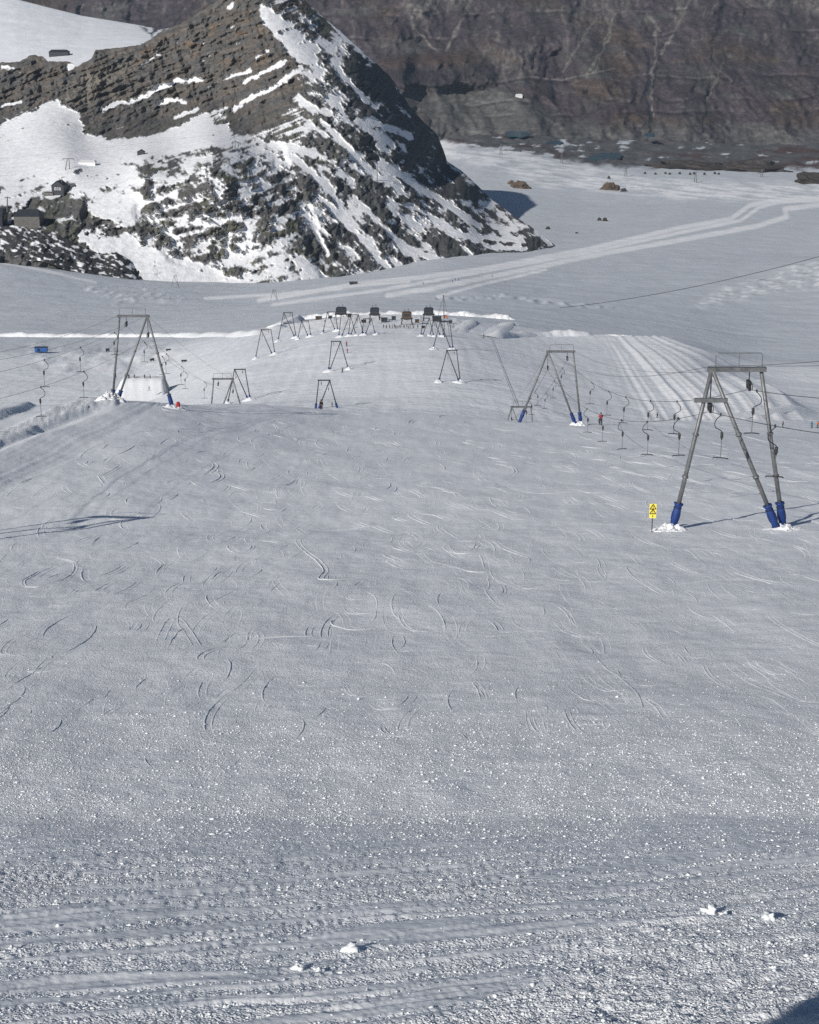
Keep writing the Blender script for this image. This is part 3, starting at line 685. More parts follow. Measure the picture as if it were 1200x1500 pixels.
# ================================================================== FAR MOUNTAIN
fx_ = spaced([(-900, -40, 20), (-40, 1240, 2.1), (1240, 2000, 20)])
fy_ = np.concatenate([np.arange(250, -60, -1.5), np.arange(-60, -420, -8)])
FX, FY = np.meshgrid(fx_, fy_)
FD = 4800 + np.clip(245 - FY, 0, 400) * 5.2 + np.clip(-FY, 0, 500) * 2
FD = FD + 700 * sstep(520, 60, FX)                                   # the left part stands further back
q = P(FX, FY, FD); fxw, fzw = q[..., 0], q[..., 2]
spur = ridged((fxw + 0.25 * fzw) / 520, fzw / 520, 5, 301); gully = ridged((fxw - 0.2 * fzw) / 150, fzw / 420, 4, 303)
knoll = poly(FX, FY, [(556, 92), (590, 82), (690, 78), (718, 98), (724, 122), (660, 130), (590, 134)], 13)
fdis = 60 * knoll - 24 * sstep(-.1, .3, fbm(FX / 110, FY / 60, 2, 341)) * np.clip(1 - np.abs(fbm((FX + 0.25 * FY + 6 * fbm(FX / 16, FY / 16, 3, 315)) / 38, FY / 95, 4, 331)) * 6, 0, 1) + 230 * (spur - 0.45) + 22 * (gully - 0.45) + 34 * fbm(fxw / 110, fzw / 80, 5, 307) + 60 * knoll
clf = 14 * np.tanh(3 * fbm(fxw / 400, fzw / 60, 3, 309))
FD = FD - (fdis + clf) * sstep(250, 215, FY)
Wf = P(FX, FY, FD)
fc = np.empty(Wf.shape); fc[:] = (0.056, 0.046, 0.051)
n = fbm(FX / 120, FY / 50, 4, 311)
fc = lerp(fc, np.array((0.072, 0.055, 0.046)), sstep(0, 0.4, n)[..., None])
fc = lerp(fc, np.array((0.070, 0.068, 0.064)), sstep(0.05, 0.45, fbm(FX / 90, FY / 30, 4, 313))[..., None])
fc = lerp(fc, np.array((0.085, 0.084, 0.080)), poly(FX, FY, [(590, 140), (720, 128), (760, 140), (820, 175), (760, 200), (650, 215)], 14)[..., None])
fwx = FX + 6 * fbm(FX / 16, FY / 16, 3, 315)
LIGHT = np.array((0.20, 0.187, 0.168))
fc *= 1.22
sl = np.zeros(FX.shape)
for pts, v in [([(590, 0), (610, -40), (720, -60), (700, 0), (640, 20), (612, 35), (600, 20)], .8), ([(700, 72), (780, 66), (790, 112), (745, 122), (722, 110)], .55), ([(528, 60), (590, 55), (615, 76), (540, 74)], .4), ([(850, -20), (960, -20), (920, 20), (880, 30), (860, 60), (830, 90), (820, 60)], .5), ([(980, -20), (1040, -20), (1000, 40), (980, 50)], .5), ([(1100, -20), (1220, -20), (1220, 20), (1120, 10)], .5)]:
    sl = np.maximum(sl, v * poly(fwx, FY, pts, 9) * sstep(-0.3, 0.25, fbm(fwx / 7, FY / 26, 4, 317)))
for pts, wd in [([(602, 25), (612, 48), (640, 75)], 2.5), ([(690, 0), (672, 40), (655, 74)], 3), ([(958, 30), (962, 70), (952, 140), (958, 190)], 1.8), ([(888, 25), (895, 55), (868, 95), (858, 112)], 2.4), ([(872, 30), (845, 70), (825, 105)], 2.2), ([(1012, 0), (990, 40), (968, 80)], 2.2), ([(900, 20), (880, 80), (872, 105)], 1.6), ([(1040, 95), (1035, 150), (1060, 90)], 1.2), ([(780, 112), (820, 118), (900, 100)], 1.5), ([(950, 20), (965, 45)], 3)]:
    sl = np.maximum(sl, 0.75 * stroke(fwx, FY, pts, wd))
sl = np.maximum(sl, 0.5 * sstep(0.15, 0.5, fbm(fwx / 9, FY / 22, 4, 319)) * sstep(140, 40, FY))
sl = np.maximum(sl, 0.30 * sstep(0.3, 0.5, fbm(fwx / 14, FY / 5, 4, 321)) * sstep(60, 140, FY))
fc = lerp(fc, LIGHT, sl[..., None])
fc = lerp(fc, np.array((0.115, 0.112, 0.11)) * (1 + 0.6 * fbm(FX / 26, FY / 5, 4, 343))[..., None], (0.85 * sstep(172, 196, FY + 14 * fbm(FX / 70, FY / 20, 3, 345)))[..., None])
rav_shade = 0.5 * sstep(-.1, .3, fbm(FX / 110, FY / 60, 2, 341)) * np.clip(1 - np.abs(fbm((fwx + 0.25 * FY) / 38, FY / 95, 4, 331)) * 9, 0, 1)          # ravines: their shade darkened into the colour
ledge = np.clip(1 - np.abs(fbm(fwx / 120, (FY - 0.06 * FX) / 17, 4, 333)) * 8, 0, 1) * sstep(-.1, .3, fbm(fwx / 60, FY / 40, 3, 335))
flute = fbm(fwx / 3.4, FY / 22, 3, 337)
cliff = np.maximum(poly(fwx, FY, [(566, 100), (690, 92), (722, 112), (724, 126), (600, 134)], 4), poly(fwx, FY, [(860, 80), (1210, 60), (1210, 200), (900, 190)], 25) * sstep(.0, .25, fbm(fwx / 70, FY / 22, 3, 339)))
fc = lerp(fc, fc * 0.55, (0.75 * rav_shade)[..., None]); fc = lerp(fc, fc * 1.5 + 0.012, (0.6 * ledge)[..., None])
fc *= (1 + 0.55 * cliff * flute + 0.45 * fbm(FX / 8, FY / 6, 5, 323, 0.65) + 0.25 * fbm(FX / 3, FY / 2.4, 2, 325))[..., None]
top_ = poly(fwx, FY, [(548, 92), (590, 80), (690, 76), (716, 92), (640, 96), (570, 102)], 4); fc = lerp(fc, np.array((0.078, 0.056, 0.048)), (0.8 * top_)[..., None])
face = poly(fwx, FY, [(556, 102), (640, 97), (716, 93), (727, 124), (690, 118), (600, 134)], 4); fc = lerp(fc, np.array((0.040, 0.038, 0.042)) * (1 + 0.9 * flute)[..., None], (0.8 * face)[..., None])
for k_, (y0_, amp_) in enumerate([(18, 4), (52, 6), (118, 5), (150, 7), (168, 4)]):       # broken rock terraces: shaded foot and lit lip painted as colour lines
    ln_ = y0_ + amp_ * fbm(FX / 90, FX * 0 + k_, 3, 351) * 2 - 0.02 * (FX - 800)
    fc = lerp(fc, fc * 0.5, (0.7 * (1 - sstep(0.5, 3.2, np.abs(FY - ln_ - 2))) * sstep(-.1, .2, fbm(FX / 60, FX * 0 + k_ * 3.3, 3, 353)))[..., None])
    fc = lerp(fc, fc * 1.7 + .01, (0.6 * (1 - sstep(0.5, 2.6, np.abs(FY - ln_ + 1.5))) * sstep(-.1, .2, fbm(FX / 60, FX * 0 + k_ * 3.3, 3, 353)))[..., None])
for pts, wd in [([(945, 70), (952, 100), (944, 140), (954, 190)], 3.0), ([(962, 100), (954, 130)], 2.5), ([(1044, 70), (1036, 130), (1028, 195)], 1.8), ([(808, 115), (812, 150)], 2.5)]:
    fc = lerp(fc, np.array((0.018, 0.022, 0.03)), (0.8 * stroke(fwx, FY, pts, wd))[..., None])  # gully shade painted in as dark blue strokes
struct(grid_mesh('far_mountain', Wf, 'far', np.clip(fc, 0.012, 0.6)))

# ================================================================== LAKES
def lake(cx, cy, rx, ry, seed):
    D = 0.5 * (Dof(cx, cy, 2500) + Dof(cx, cy, 2500)); D = min(max(D, 3300), 4700)
    c = P(cx, cy, D); nrm = 40
    top, bot = P(cx, cy - ry, 1.0) - [0, 0, CAMZ], P(cx, cy + ry, 1.0) - [0, 0, CAMZ]
    z = c[2] + 4 - CAMZ
    vs = []
    for k in range(nrm):
        a = 2 * math.pi * k / nrm; r = 1 + 0.16 * math.sin(2 * a + seed) + 0.09 * math.sin(5 * a + seed * 2)
        d = P(cx + rx * r * math.cos(a), cy + ry * r * math.sin(a), 1.0) - [0, 0, CAMZ]
        t = z / d[2]; vs.append((t * d[0], t * d[1], CAMZ + z))
    mb = MB(); mb.add(vs + [(v[0], v[1], v[2] - 2) for v in vs], [tuple(range(nrm))] + [(k, k + nrm, (k + 1) % nrm + nrm, (k + 1) % nrm) for k in range(nrm)])
    return struct(mb.build('lake', 'lake'))
lake(758, 196, 16, 5.0, 1); lake(888, 229, 22, 6, 2.5); lake(812, 209, 14, 2.6, 4); lake(952, 197, 9, 2.4, 5.2)

# ================================================================== SNOW BANKS (steep faces pushed up by the snow-cats)
def snow_bank(pts, hgt, wid, lo=330, hi=4800, seed=0, n_per=3.0, rough=0.35, mat='snow', back=1.4):
    """ridge of pushed snow following pixels on the ground"""
    pts3 = []
    for (ax, ay), (bx, by) in zip(pts[:-1], pts[1:]):
        k = max(2, int(math.hypot(bx - ax, by - ay) / n_per))
        pts3 += [(ax + (bx - ax) * i / k, ay + (by - ay) * i / k) for i in range(k)]
    pts3.append(pts[-1])
    G = [gpt(a, b, lo, hi) for a, b in pts3]; n = len(G)
    prof = [(-1.0, -0.25), (-0.75, 0.25), (-0.45, 0.72), (-0.15, 0.97), (0.2, 1.0), (0.6, 0.7), (back, 0.2), (back + 0.5, -0.5)]
    II, JJ = np.meshgrid(np.arange(n), np.arange(len(prof)), indexing='ij')
    nH = fbm(np.arange(n) * 0.11, np.full(n, seed * 3.1), 3, 5); nX = perlin(II * 0.61 + JJ * 0.37, JJ * 0.7 + seed, 9); nZ = perlin(II * 0.8, JJ * 0.9 + seed, 19)
    rows = []
    for i, g in enumerate(G):
        t = G[min(i + 1, n - 1)] - G[max(i - 1, 0)]; t.z = 0
        nrm = Vector((-t.y, t.x, 0)).normalized()
        if nrm.y < 0: nrm = -nrm
        e = min(1.0, (i + 0.4) / 4.0, (n - 0.6 - i) / 4.0)
        hh = hgt * e * (1 + rough * float(nH[i]) * 2)
        row = []
        for j, (u, v) in enumerate(prof):
            jx = rough * wid * 0.5 * float(nX[i, j])
            q = g + nrm * (u * wid + jx)
            row.append((q.x, q.y, gz(q.x, q.y) + v * hh + rough * hh * 0.3 * float(nZ[i, j])))
        rows.append(row)
    m = len(prof)
    mb = MB(); mb.add([q for r in rows for q in r], [(i * m + j, (i + 1) * m + j, (i + 1) * m + j + 1, i * m + j + 1) for i in range(n - 1) for j in range(m - 1)])
    return struct(mb.build('snow_bank', mat, smooth=True))
snow_bank([(-150, 493), (0, 492), (90, 493), (200, 493), (300, 492), (360, 491), (386, 489)], 1.8, 5, 700, 1400, 1, 3, .45)
snow_bank([(398, 486), (420, 474), (452, 463), (490, 458), (540, 457), (600, 457), (660, 459), (720, 463), (755, 468)], 2.0, 6, 640, 1000, 2, 2.5, .7)
snow_bank([(720, 494), (760, 493), (820, 492), (880, 491), (925, 489), (958, 490)], 2.3, 4, 640, 900, 3, 3)
snow_bank([(675, 486), (690, 476), (702, 464)], 0.9, 3, 600, 900, 4, 2)
snow_bank([(722, 494), (742, 480), (758, 466)], 1.0, 4, 640, 950, 5, 2)
snow_bank([(1050, 616), (1100, 611), (1150, 608), (1215, 606)], 0.8, 2.2, 350, 700, 6, 4)

# ================================================================== KICKER in the snow park (bright ramp facing the sun)
def kicker():
    g0 = gpt(172, 586, 500, 900); g1 = gpt(246, 588, 500, 900)
    Yb = (g0.y + g1.y) / 2
    vs, n = [], 26; fs = []
    for i in range(n):
        f = i / (n - 1); px = 166 + 82 * f
        ed = min(1, f * 7, (1 - f) * 9)
        topy = 555.5 + 0.35 * math.sin(i * 1.3) + (1 - ed) * 22
        a = ray_y(px, 594, Yb); t = ray_y(px + (208 - px) * 0.03, topy, Yb + 24)
        a.z -= 2
        for j in range(8):
            k = j / 7.0; q = a.lerp(t, k); q.y += 1.6 * math.sin(k * math.pi) + 0.12 * math.sin(i * 2.1 + j); vs.append(q)
        vs.append(t + Vector((0, 6, -0.2))); vs.append(t + Vector((0, 26, -12)))
    m = 10
    fs = [(i * m + j, (i + 1) * m + j, (i + 1) * m + j + 1, i * m + j + 1) for i in range(n - 1) for j in range(m - 1)]
    mb = MB(); mb.add(vs, fs); struct(mb.build('snow_ramp', 'snow', smooth=True)); return Yb
KY = kicker()

# ================================================================== LIFT PYLONS
def pad(mb, foot, top, L, r):
    d = (Vector(top) - Vector(foot)).normalized(); f0 = Vector(foot); a = d.cross(Vector((0, 1, 0))).normalized(); c = a.cross(d); n = 12
    prof = [(-.1, .8), (.05, .95), (.18, 1.08), (.3, .92), (.45, 1.1), (.62, 1.12), (.78, 1.04), (.86, .93), (.9, .95), (.97, 1.22), (1.0, 1.24), (1.0, .6)]
    vs = [f0 + d * (L * u) + (a * math.cos(6.2832 * k / n) + c * math.sin(6.2832 * k / n)) * r * q * (1 + .07 * math.sin(k * 2.1 + u * 9 + f0.x)) for u, q in prof for k in range(n)]
    mb.add(vs, [(i * n + k, i * n + (k + 1) % n, (i + 1) * n + (k + 1) % n, (i + 1) * n + k) for i in range(len(prof) - 1) for k in range(n)])
def pylon(label, pa, pb, pyt, pybase, feet=None, D=None, lo=2, hi=4800, big=True, group=None, lower=False, pads=True, legr=0.14, cat='lift pylon'):
    """pa: pixel column of the A-frame apex, pb: of the other beam end; all in one upright plane"""
    pm = (pa + pb) / 2
    if D is None: g = gpt(pm, pybase, lo, hi); Yb = g.y
    else: q = P(pm, pybase, D); Yb = float(q[1])
    A = ray_y(pa, pyt, Yb); B = ray_y(pb, pyt, Yb); B.z = A.z
    sg = 1 if B.x > A.x else -1
    zc = gz((A.x + B.x) / 2, Yb); H = A.z - zc
    if feet:
        fo, fi, fb = [ray_y(q, pybase, Yb).x for q in feet]
    else:
        fo, fi, fb = A.x - sg * 0.26 * H, A.x + sg * 0.40 * H, B.x + sg * 0.13 * H
    Fo, Fi, Fb = [Vector((q, Yb + dy, gz(q, Yb + dy) - 0.25)) for q, dy in ((fo, -0.35), (fi, -0.35), (fb, 0.35))]
    t = thing('lift_pylon', label, cat, ((A.x + B.x) / 2, Yb, zc), group)
    k = 1.0 if big else max(1.0, 0.62 * Yb / 400)        # far legs are stouter truss legs
    r = legr * (1.0 if big else min(k, 1.25))
    for f, tp in ((Fo, A + Vector((-sg * .05, -.12, -.1))), (Fi, A + Vector((sg * .05, -.12, -.1))), (Fb, B + Vector((0, .12, -.1)))):
        mb = MB(); mb.tube([f, f.lerp(tp, 0.5), tp], r, 8 if big else 6, r * 0.8)
        if big:
            for q in (0.36, 0.62): mb.tube([f.lerp(tp, q - .006), f.lerp(tp, q + .006)], r * 1.35, 8)
        lg = mb.build('leg', 'steel' if big else 'darksteel', t, True)
        if pads:
            mb = MB(); pad(mb, f + (tp - f) * 0.02, tp, 1.75 if big else 1.4, r * 1.62 if big else r * 1.7); mb.build('padding', 'blue', lg, True)
            if big:
                d = (tp - f).normalized()
                for L in (0.35, 0.95, 1.45): MB().tube([f + d * (L + .2), f + d * (L + .24)], r * 1.78, 10).build('strap', 'black', lg)
    ov = Vector((sg * 0.25, 0, 0))
    MB().bar(A - ov, B + ov, 0.30 if big else 0.3, 0.25 if big else 0.28).build('crossbeam', 'steel' if big else 'darksteel', t)
    if big:
        mb = MB(); hz_ = 0.95; z0 = 0.15
        e0, e1 = A + Vector((sg * .2, 0, 0)), B - Vector((0, 0, 0))
        mb.tube([e0 + Vector((0, 0, z0)), e0 + Vector((0, 0, hz_ - .1)), e0 + Vector((sg * .1, 0, hz_)), e1 + Vector((-sg * .1, 0, hz_)), e1 + Vector((0, 0, hz_ - .1)), e1 + Vector((0, 0, z0))], 0.028, 6)
        mid = (e0 + e1) / 2; mb.tube([mid + Vector((0, 0, z0)), mid + Vector((0, 0, hz_))], 0.025, 6)
        mb.build('handrail', 'steel', t)
        MB().box(A + Vector((0, -.15, -.18)), (0.42, 0.12, 0.42)).build('gusset_plate', 'steel', t)
    else:
        pass
    # sheaves: one below the beam, one below the apex
    s1 = A.lerp(B, 0.76) + Vector((0, 0, -0.85)); s2 = A + Vector((0, 0, -2.15))
    if not big: s2 = A + Vector((sg * .3, 0, -2.4))
    for c, tp in ((s1, A.lerp(B, 0.76)), (s2, A)):
        mb = MB(); mb.tube([tp, c + Vector((0, 0, 0.25))], 0.035 if big else 0.05, 6); hg = mb.build('hanger', 'darksteel', t)
        mb = MB(); mb.box(c + Vector((0, 0, .10)), (0.20, 0.7, 0.16)); mb.build('sheave_bracket', 'darksteel', hg)
        for dy in (-0.28, 0.28):
            mb = MB(); mb.tube([c + Vector((-.05, dy, -.12)), c + Vector((.05, dy, -.12))], 0.24, 14); mb.build('sheave', 'black', hg)
        if big:
            mb = MB(); mb.tube([c + Vector((.14 * sg, -.3, .1)), c + Vector((.16 * sg, -.34, -.1)), c + Vector((.14 * sg, -.3, -.3))], 0.025, 6); mb.build('rope_catcher', 'darksteel', hg)
    if lower:
        u = A + Vector((0, -.12, -1.75)); MB().bar(u + Vector((-.95, -.14, 0)), u + Vector((.95, -.14, 0)), 0.2, 0.24).build('lower_crossbeam', 'steel', t)
    return dict(t=t, A=A, B=B, s1=s1 + Vector((0, 0, -.34)), s2=s2 + Vector((0, 0, -.34)), feet=(Fo, Fi, Fb), sg=sg, H=H, Y=Yb)

R1 = pylon('grey three-legged lift pylon with blue padded feet beside the yellow warning sign', 1043, 1116, 541, 776, (982, 1140, 1151), lower=True)
R2 = pylon('grey blue-padded lift pylon on the crest, next down the rope from the warning sign', 803, 840, 515, 619, (760, 844, 852), D=221)
R3 = pylon('low grey lift pylon half sunk behind the snow crest below the blue padded pylon', 750, 778, 596, 660, None, D=283, lo=250)
L1 = pylon('grey lift pylon with blue pads between the rough snow berm and the snow ramp', 216, 175, 463, 588, (254, 170, 163), D=192)
L2 = pylon('grey lift pylon, feet hidden by the crest, next below the berm pylon', 341, 313, 555, 622, None, D=283, lo=250)
L0 = pylon('grey lift pylon outside the groomed lane, throwing its long shadow across the slope', -325, -415, 560, 822, None, D=82)
R0 = pylon('grey lift pylon up the slope from the one beside the warning sign', 0, 0, 0, 0, None, D=4) if False else None

GM = 'pair of thin pylons before the vented station'
LM = 'thin lift pylon in the pair before the dark station with rooftop vents'
MIDP = {}
for key, a in dict(
    a=(383, 397, 483, 522, 'thin grey lift pylon on the slope left clear of its neighbours, with a snow patch trail'),
    b=(416, 428, 458, 497, 'thin lift pylon standing at the outer edge of the station bank, farthest from the mast'), c=(442, 452, 470, 495, 'short thin lift pylon next to the one at the outer edge of the station bank'), d=(480, 491, 457, 486, 'thin lift pylon in front of the brown wooden hut on skids'),
    e=(513, 500, 460, 493, 'thin lift pylon in front of the dark station on splayed legs'), f=(525, 514, 461, 492, 'thin lift pylon crossing behind its neighbour before the splayed-leg station'), g=(544, 533, 467, 491, 'thin lift pylon in front of the dark station cabin with the low machine box'),
    h=(499, 486, 500, 543, 'thin grey lift pylon with two red skiers riding up beside it'),
    i=(655, 669, 513, 560, 'thin grey lift pylon with a big snow mound at its foot, on the open slope'),
    j=(645, 659, 471, 512, 'thin lift pylon with its feet just below the tall guyed mast'), k=(636, 647, 468, 493, None), l=(629, 620, 466, 493, None)).items():
    lab = a[4] or LM
    MIDP[key] = pylon(lab, a[0], a[1], a[2], a[3], None, lo=330, hi=900, big=False, group=None if a[4] else GM, pads=True, legr=0.17)
MIDP['a']['t']['label'] = 'thin grey lift pylon at the start of the pale curved trail on the slope'
MIDP['m'] = pylon('thin grey lift pylon with a dark standing skier at its foot by the crest', 483, 467, 557, 598, None, D=432, lo=330, hi=900, big=False, legr=0.17)
MIDP['n'] = pylon('thin grey lift pylon just above the pylon half hidden by the crest', 344, 359, 541, 588, None, lo=330, hi=900, big=False, legr=0.17)
for px_, top_, bot_, lab in [(402, 425, 440, 'tiny pylon alone on the glacier between the groomed strips and the mountain foot'), (257, 404, 420, 'tiny pylon alone on the glacier below the snow fan of the mountain')]:
    pylon(lab, px_ - 2, px_ + 2, top_, bot_, None, lo=1000, hi=2500, big=False, legr=0.12, pads=False)

# ------------------------------------------------------------------ ropes
def rope_pts(a, b, sag, n=24):
    a, b = Vector(a), Vector(b)
    return [a.lerp(b, i / n) - Vector((0, 0, 4 * sag * (i / n) * (1 - i / n))) for i in range(n + 1)]
def rope(name, label, spans, r, cat='cable', group=None, mat='rope'):
    pts = []
    for a, b, sg in spans:
        q = rope_pts(a, b, sg); pts += q if not pts else q[1:]
    mb = MB(); mb.tube(pts, r, 5)
    o = mb.build(name, mat, origin=pts[0], smooth=True); tag(o, label, cat, group)
    return pts
def far_end(p, D):                         # where the line leaves the picture, up at the next pylon beside the camera
    return p
RU_end = Vector((20.2, 4.0, CAMZ + 0.6)); RL_end = Vector((18.0, 4.0, CAMZ - 1.0))
RU = rope('haul_rope', 'upper haul rope with T-bars on the lift beside the warning sign', [(RU_end, R1['s1'], 1.2), (R1['s1'], R2['s1'], 2.6), (R2['s1'], R3['s1'], 0.8)], 0.018)
RLo = rope('haul_rope', 'lower haul rope with T-bars on the lift beside the warning sign', [(RL_end, R1['s2'], 1.2), (R1['s2'], R2['s2'], 3.0), (R2['s2'], R3['s2'], 0.8)], 0.018)
rope('signal_wire', 'thin signal wire from beam to beam on the lift beside the warning sign', [(Vector((18.2, 4, CAMZ + 2.8)), R1['A'] + Vector((0, 0, .2)), 1.0), (R1['A'] + Vector((0, 0, .2)), R2['A'] + Vector((0, 0, .15)), 1.8), (R2['A'] + Vector((0, 0, .15)), R3['A'], .5)], 0.012)
rope('signal_wire', 'thin outer wire from handrail end to handrail end on the lift beside the warning sign', [(Vector((21.3, 4, CAMZ + 2.6)), R1['B'] + Vector((0, 0, .2)), 1.0), (R1['B'] + Vector((0, 0, .2)), R2['B'] + Vector((0, 0, .15)), 1.4)], 0.012)
LU = rope('haul_rope', 'upper haul rope on the lift beside the rough snow berm', [(L0['s1'], L1['s1'], 1.6), (L1['s1'], L2['s1'], 1.2)], 0.013)
LLo = rope('haul_rope', 'lower haul rope on the lift beside the rough snow berm', [(L0['s2'], L1['s2'], 1.8), (L1['s2'], L2['s2'], 1.2)], 0.013)
rope('signal_wire', 'thin signal wire from pylon top to pylon top beside the snow berm', [(L0['A'], L1['A'] + Vector((0, 0, .1)), 1.4), (L1['A'] + Vector((0, 0, .1)), L2['A'], .7)], 0.012)
rope('signal_wire', 'thin outer wire from single leg to single leg beside the snow berm', [(L0['B'], L1['B'] + Vector((0, 0, .1)), 1.4)], 0.012)

# ------------------------------------------------------------------ T-bars
def tbar_proto():
    t = thing('t_bar', 'T-bar', 't-bar', (0, 0, 0))
    hose = [(0, 0, 0), (0.04, 0, -.10), (0.22, 0, -.30), (0.30, 0, -.52), (0.24, 0, -.74), (0.04, 0, -.86), (-0.10, 0, -.95), (-0.13, 0, -1.06)]
    sm = []
    for i in range(len(hose) - 1):
        for k in range(3):
            f = k / 3; p0, p1, p2, p3 = [Vector(hose[min(max(i + d, 0), len(hose) - 1)]) for d in (-1, 0, 1, 2)]
            sm.append(0.5 * (2 * p1 + (p2 - p0) * f + (2 * p0 - 5 * p1 + 4 * p2 - p3) * f * f + (-p0 + 3 * p1 - 3 * p2 + p3) * f ** 3))
    sm.append(Vector(hose[-1]))
    MB().tube(sm, 0.026, 6).build('hose', 'black', t, True)
    MB().box((0, 0, 0.0), (0.09, 0.28, 0.11)).build('rope_clamp', 'darksteel', t)
    mb = MB(); mb.tube([(-.13, 0, -1.02), (-.13, 0, -1.10), (-.13, 0, -1.25), (-.13, 0, -1.32)], 0.085, 10); bx_ = mb.build('spring_box', 'darksteel', t, True)
    MB().tube([(-.13, 0, -1.32), (-.13, 0, -1.42)], 0.045, 8).build('spring_nozzle', 'black', bx_)
    MB().tube([(-.13, 0, -1.32), (-.13, 0, -2.48)], 0.022, 6).build('stick', 'steel', t)
    MB().tube([(-.56, 0, -2.52), (-.50, 0, -2.48), (-.13, 0, -2.46), (.24, 0, -2.48), (.30, 0, -2.52)], 0.032, 6).build('crossbar', 'black', t, True)
    return t
TB = tbar_proto(); tb_used = [False]
def tbars(rp, pxs, label, group, flip=1, dlo=0, dhi=1e9, scale=1.0):
    for want in pxs:
        best = None
        for a, b in zip(rp[:-1], rp[1:]):
            pa_, _, da = proj(a); pb_, _, db = proj(b)
            if not (dlo <= da <= dhi) or da < 5: continue
            if (pa_ - want) * (pb_ - want) <= 0 and abs(pa_ - pb_) > 1e-6:
                best = a.lerp(b, (want - pa_) / (pb_ - pa_)); break
        if best is None: continue
        o = TB if not tb_used[0] else copy_tree(TB); tb_used[0] = True
        o.location = best; o['label'] = label; o['group'] = group
        o.scale = (flip * scale, scale, scale)
        o.rotation_euler = (random.uniform(-.04, .04), 0, random.uniform(-.25, .25))
ORD = ['first', 'second', 'third', 'fourth', 'fifth', 'sixth', 'seventh']
def tbar_row(rp, pxs, fmt, group, flip, lo, hi):
    for o_, p_ in zip(ORD, pxs): tbars(rp, [p_], fmt % o_, group, flip, lo, hi)
tbar_row(RU, [992, 953, 917, 892, 867], 'black T-bar on the upper rope, %s downhill from the warning sign pylon', 'T-bars on the upper rope by the warning sign pylon', 1, 98, 221)
tbar_row(RLo, [1056, 994, 948, 911, 882, 860], 'black T-bar on the lower rope, %s from the warning sign pylon', 'T-bars on the lower rope by the warning sign pylon', -1, 60, 221)
tbars(RU, [1109], 'black T-bar on the upper rope just uphill of the warning sign pylon', 'T-bars on the upper rope by the warning sign pylon', 1, 60, 97)
tbars(RLo, [1136], 'black T-bar hanging behind the single leg of the warning sign pylon', 'T-bars on the lower rope by the warning sign pylon', -1, 60, 97)
tbar_row(RU, [824, 812, 800], 'black T-bar on the upper rope, %s beyond the blue padded crest pylon', 'T-bars beyond the crest pylon, upper rope', 1, 222, 290)
tbar_row(RLo, [797, 787, 778, 770], 'black T-bar on the lower rope, %s beyond the blue padded crest pylon', 'T-bars beyond the crest pylon, lower rope', -1, 222, 290)
tbar_row(LU, [168, 118, 65], 'black T-bar on the upper rope, %s uphill from the berm pylon', 'T-bars on the upper rope at the berm pylon', 1, 60, 195)
tbar_row(LLo, [123, 60], 'black T-bar on the lower rope above the berm, %s from the pylon', 'T-bars on the lower rope at the berm pylon', 1, 60, 195)
tbar_row(LU, [212, 238, 272], 'black T-bar on the upper rope, %s beyond the berm pylon', 'T-bars beyond the berm pylon, upper rope', 1, 196, 290)
tbar_row(LLo, [244, 266, 300], 'black T-bar on the lower rope, %s beyond the berm pylon', 'T-bars beyond the berm pylon, lower rope', 1, 196, 290)

# ------------------------------------------------------------------ snow heaped round pylon feet
def mound(c, rx, ry, h, label, seed, group=None):
    n, m = (44, 14) if group is None else (20, 8)
    U, A_ = np.meshgrid(np.linspace(0, 1, m), 2 * math.pi * np.arange(n) / n, indexing='ij')
    Rr = (1 - U) * (1 + 0.56 * fbm(np.cos(A_) * 1.6 + seed, np.sin(A_) * 1.6, 3, 7))
    Xs, Ys = c[0] + rx * Rr * np.cos(A_), c[1] + ry * Rr * np.sin(A_)
    Hh = h * (1 - (1 - U) ** 2) * (1 + 1.6 * fbm(Xs * 2.6, Ys * 2.6 + seed, 3, 8)) - 0.12 * (U == 0)
    vs = [(x_, y_, gz(x_, y_) + h_) for x_, y_, h_ in zip(Xs.ravel().tolist(), Ys.ravel().tolist(), Hh.ravel().tolist())]
    fs = [(j * n + i, j * n + (i + 1) % n, (j + 1) * n + (i + 1) % n, (j + 1) * n + i) for j in range(m - 1) for i in range(n)]
    mb = MB(); mb.add(vs, fs); o = mb.build('snow_mound', 'snow', origin=(c[0], c[1], gz(c[0], c[1])), smooth=True)
    tag(o, label, 'snow mound', group)
mound(R1['feet'][0] + Vector((-.2, -.5, 0)), 1.15, 1.1, 0.30, 'snow heaped round the single splayed foot beside the yellow sign', 1)
mid = (R1['feet'][1] + R1['feet'][2]) / 2
mound(mid + Vector((.1, -.5, 0)), 1.3, 1.1, 0.26, 'snow heaped round the paired blue feet of the pylon by the sign', 2)
mid = (L1['feet'][1] + L1['feet'][2]) / 2
mound(mid + Vector((-.2, -1.5, 0)), 2.3, 2.2, 1.1, 'lumpy bright snow heap at the paired feet of the berm pylon', 3)
mound(L1['feet'][0] + Vector((.2, -.6, 0)), 1.6, 1.2, 0.35, 'low snow heap at the single foot beside the red backpack', 4)
mound((R2['feet'][1] + R2['feet'][2]) / 2, 1.3, 1.2, 0.35, 'small snow heap at the paired feet of the pylon on the crest', 5)
gl = 'snow heaped round the feet of the thin pylons on the slope'
for i_, (k_, v_) in enumerate(MIDP.items()):
    if k_ in ('m',): continue
    for j_, c_ in enumerate((v_['feet'][0], (v_['feet'][1] + v_['feet'][2]) / 2)):
        mound(c_ + Vector((0, -.6, 0)), 1.5 + .8 * j_, 2.0, 0.7, 'small snow heap at the foot of a thin pylon on the slope', 10 + i_ * 2 + j_, gl)

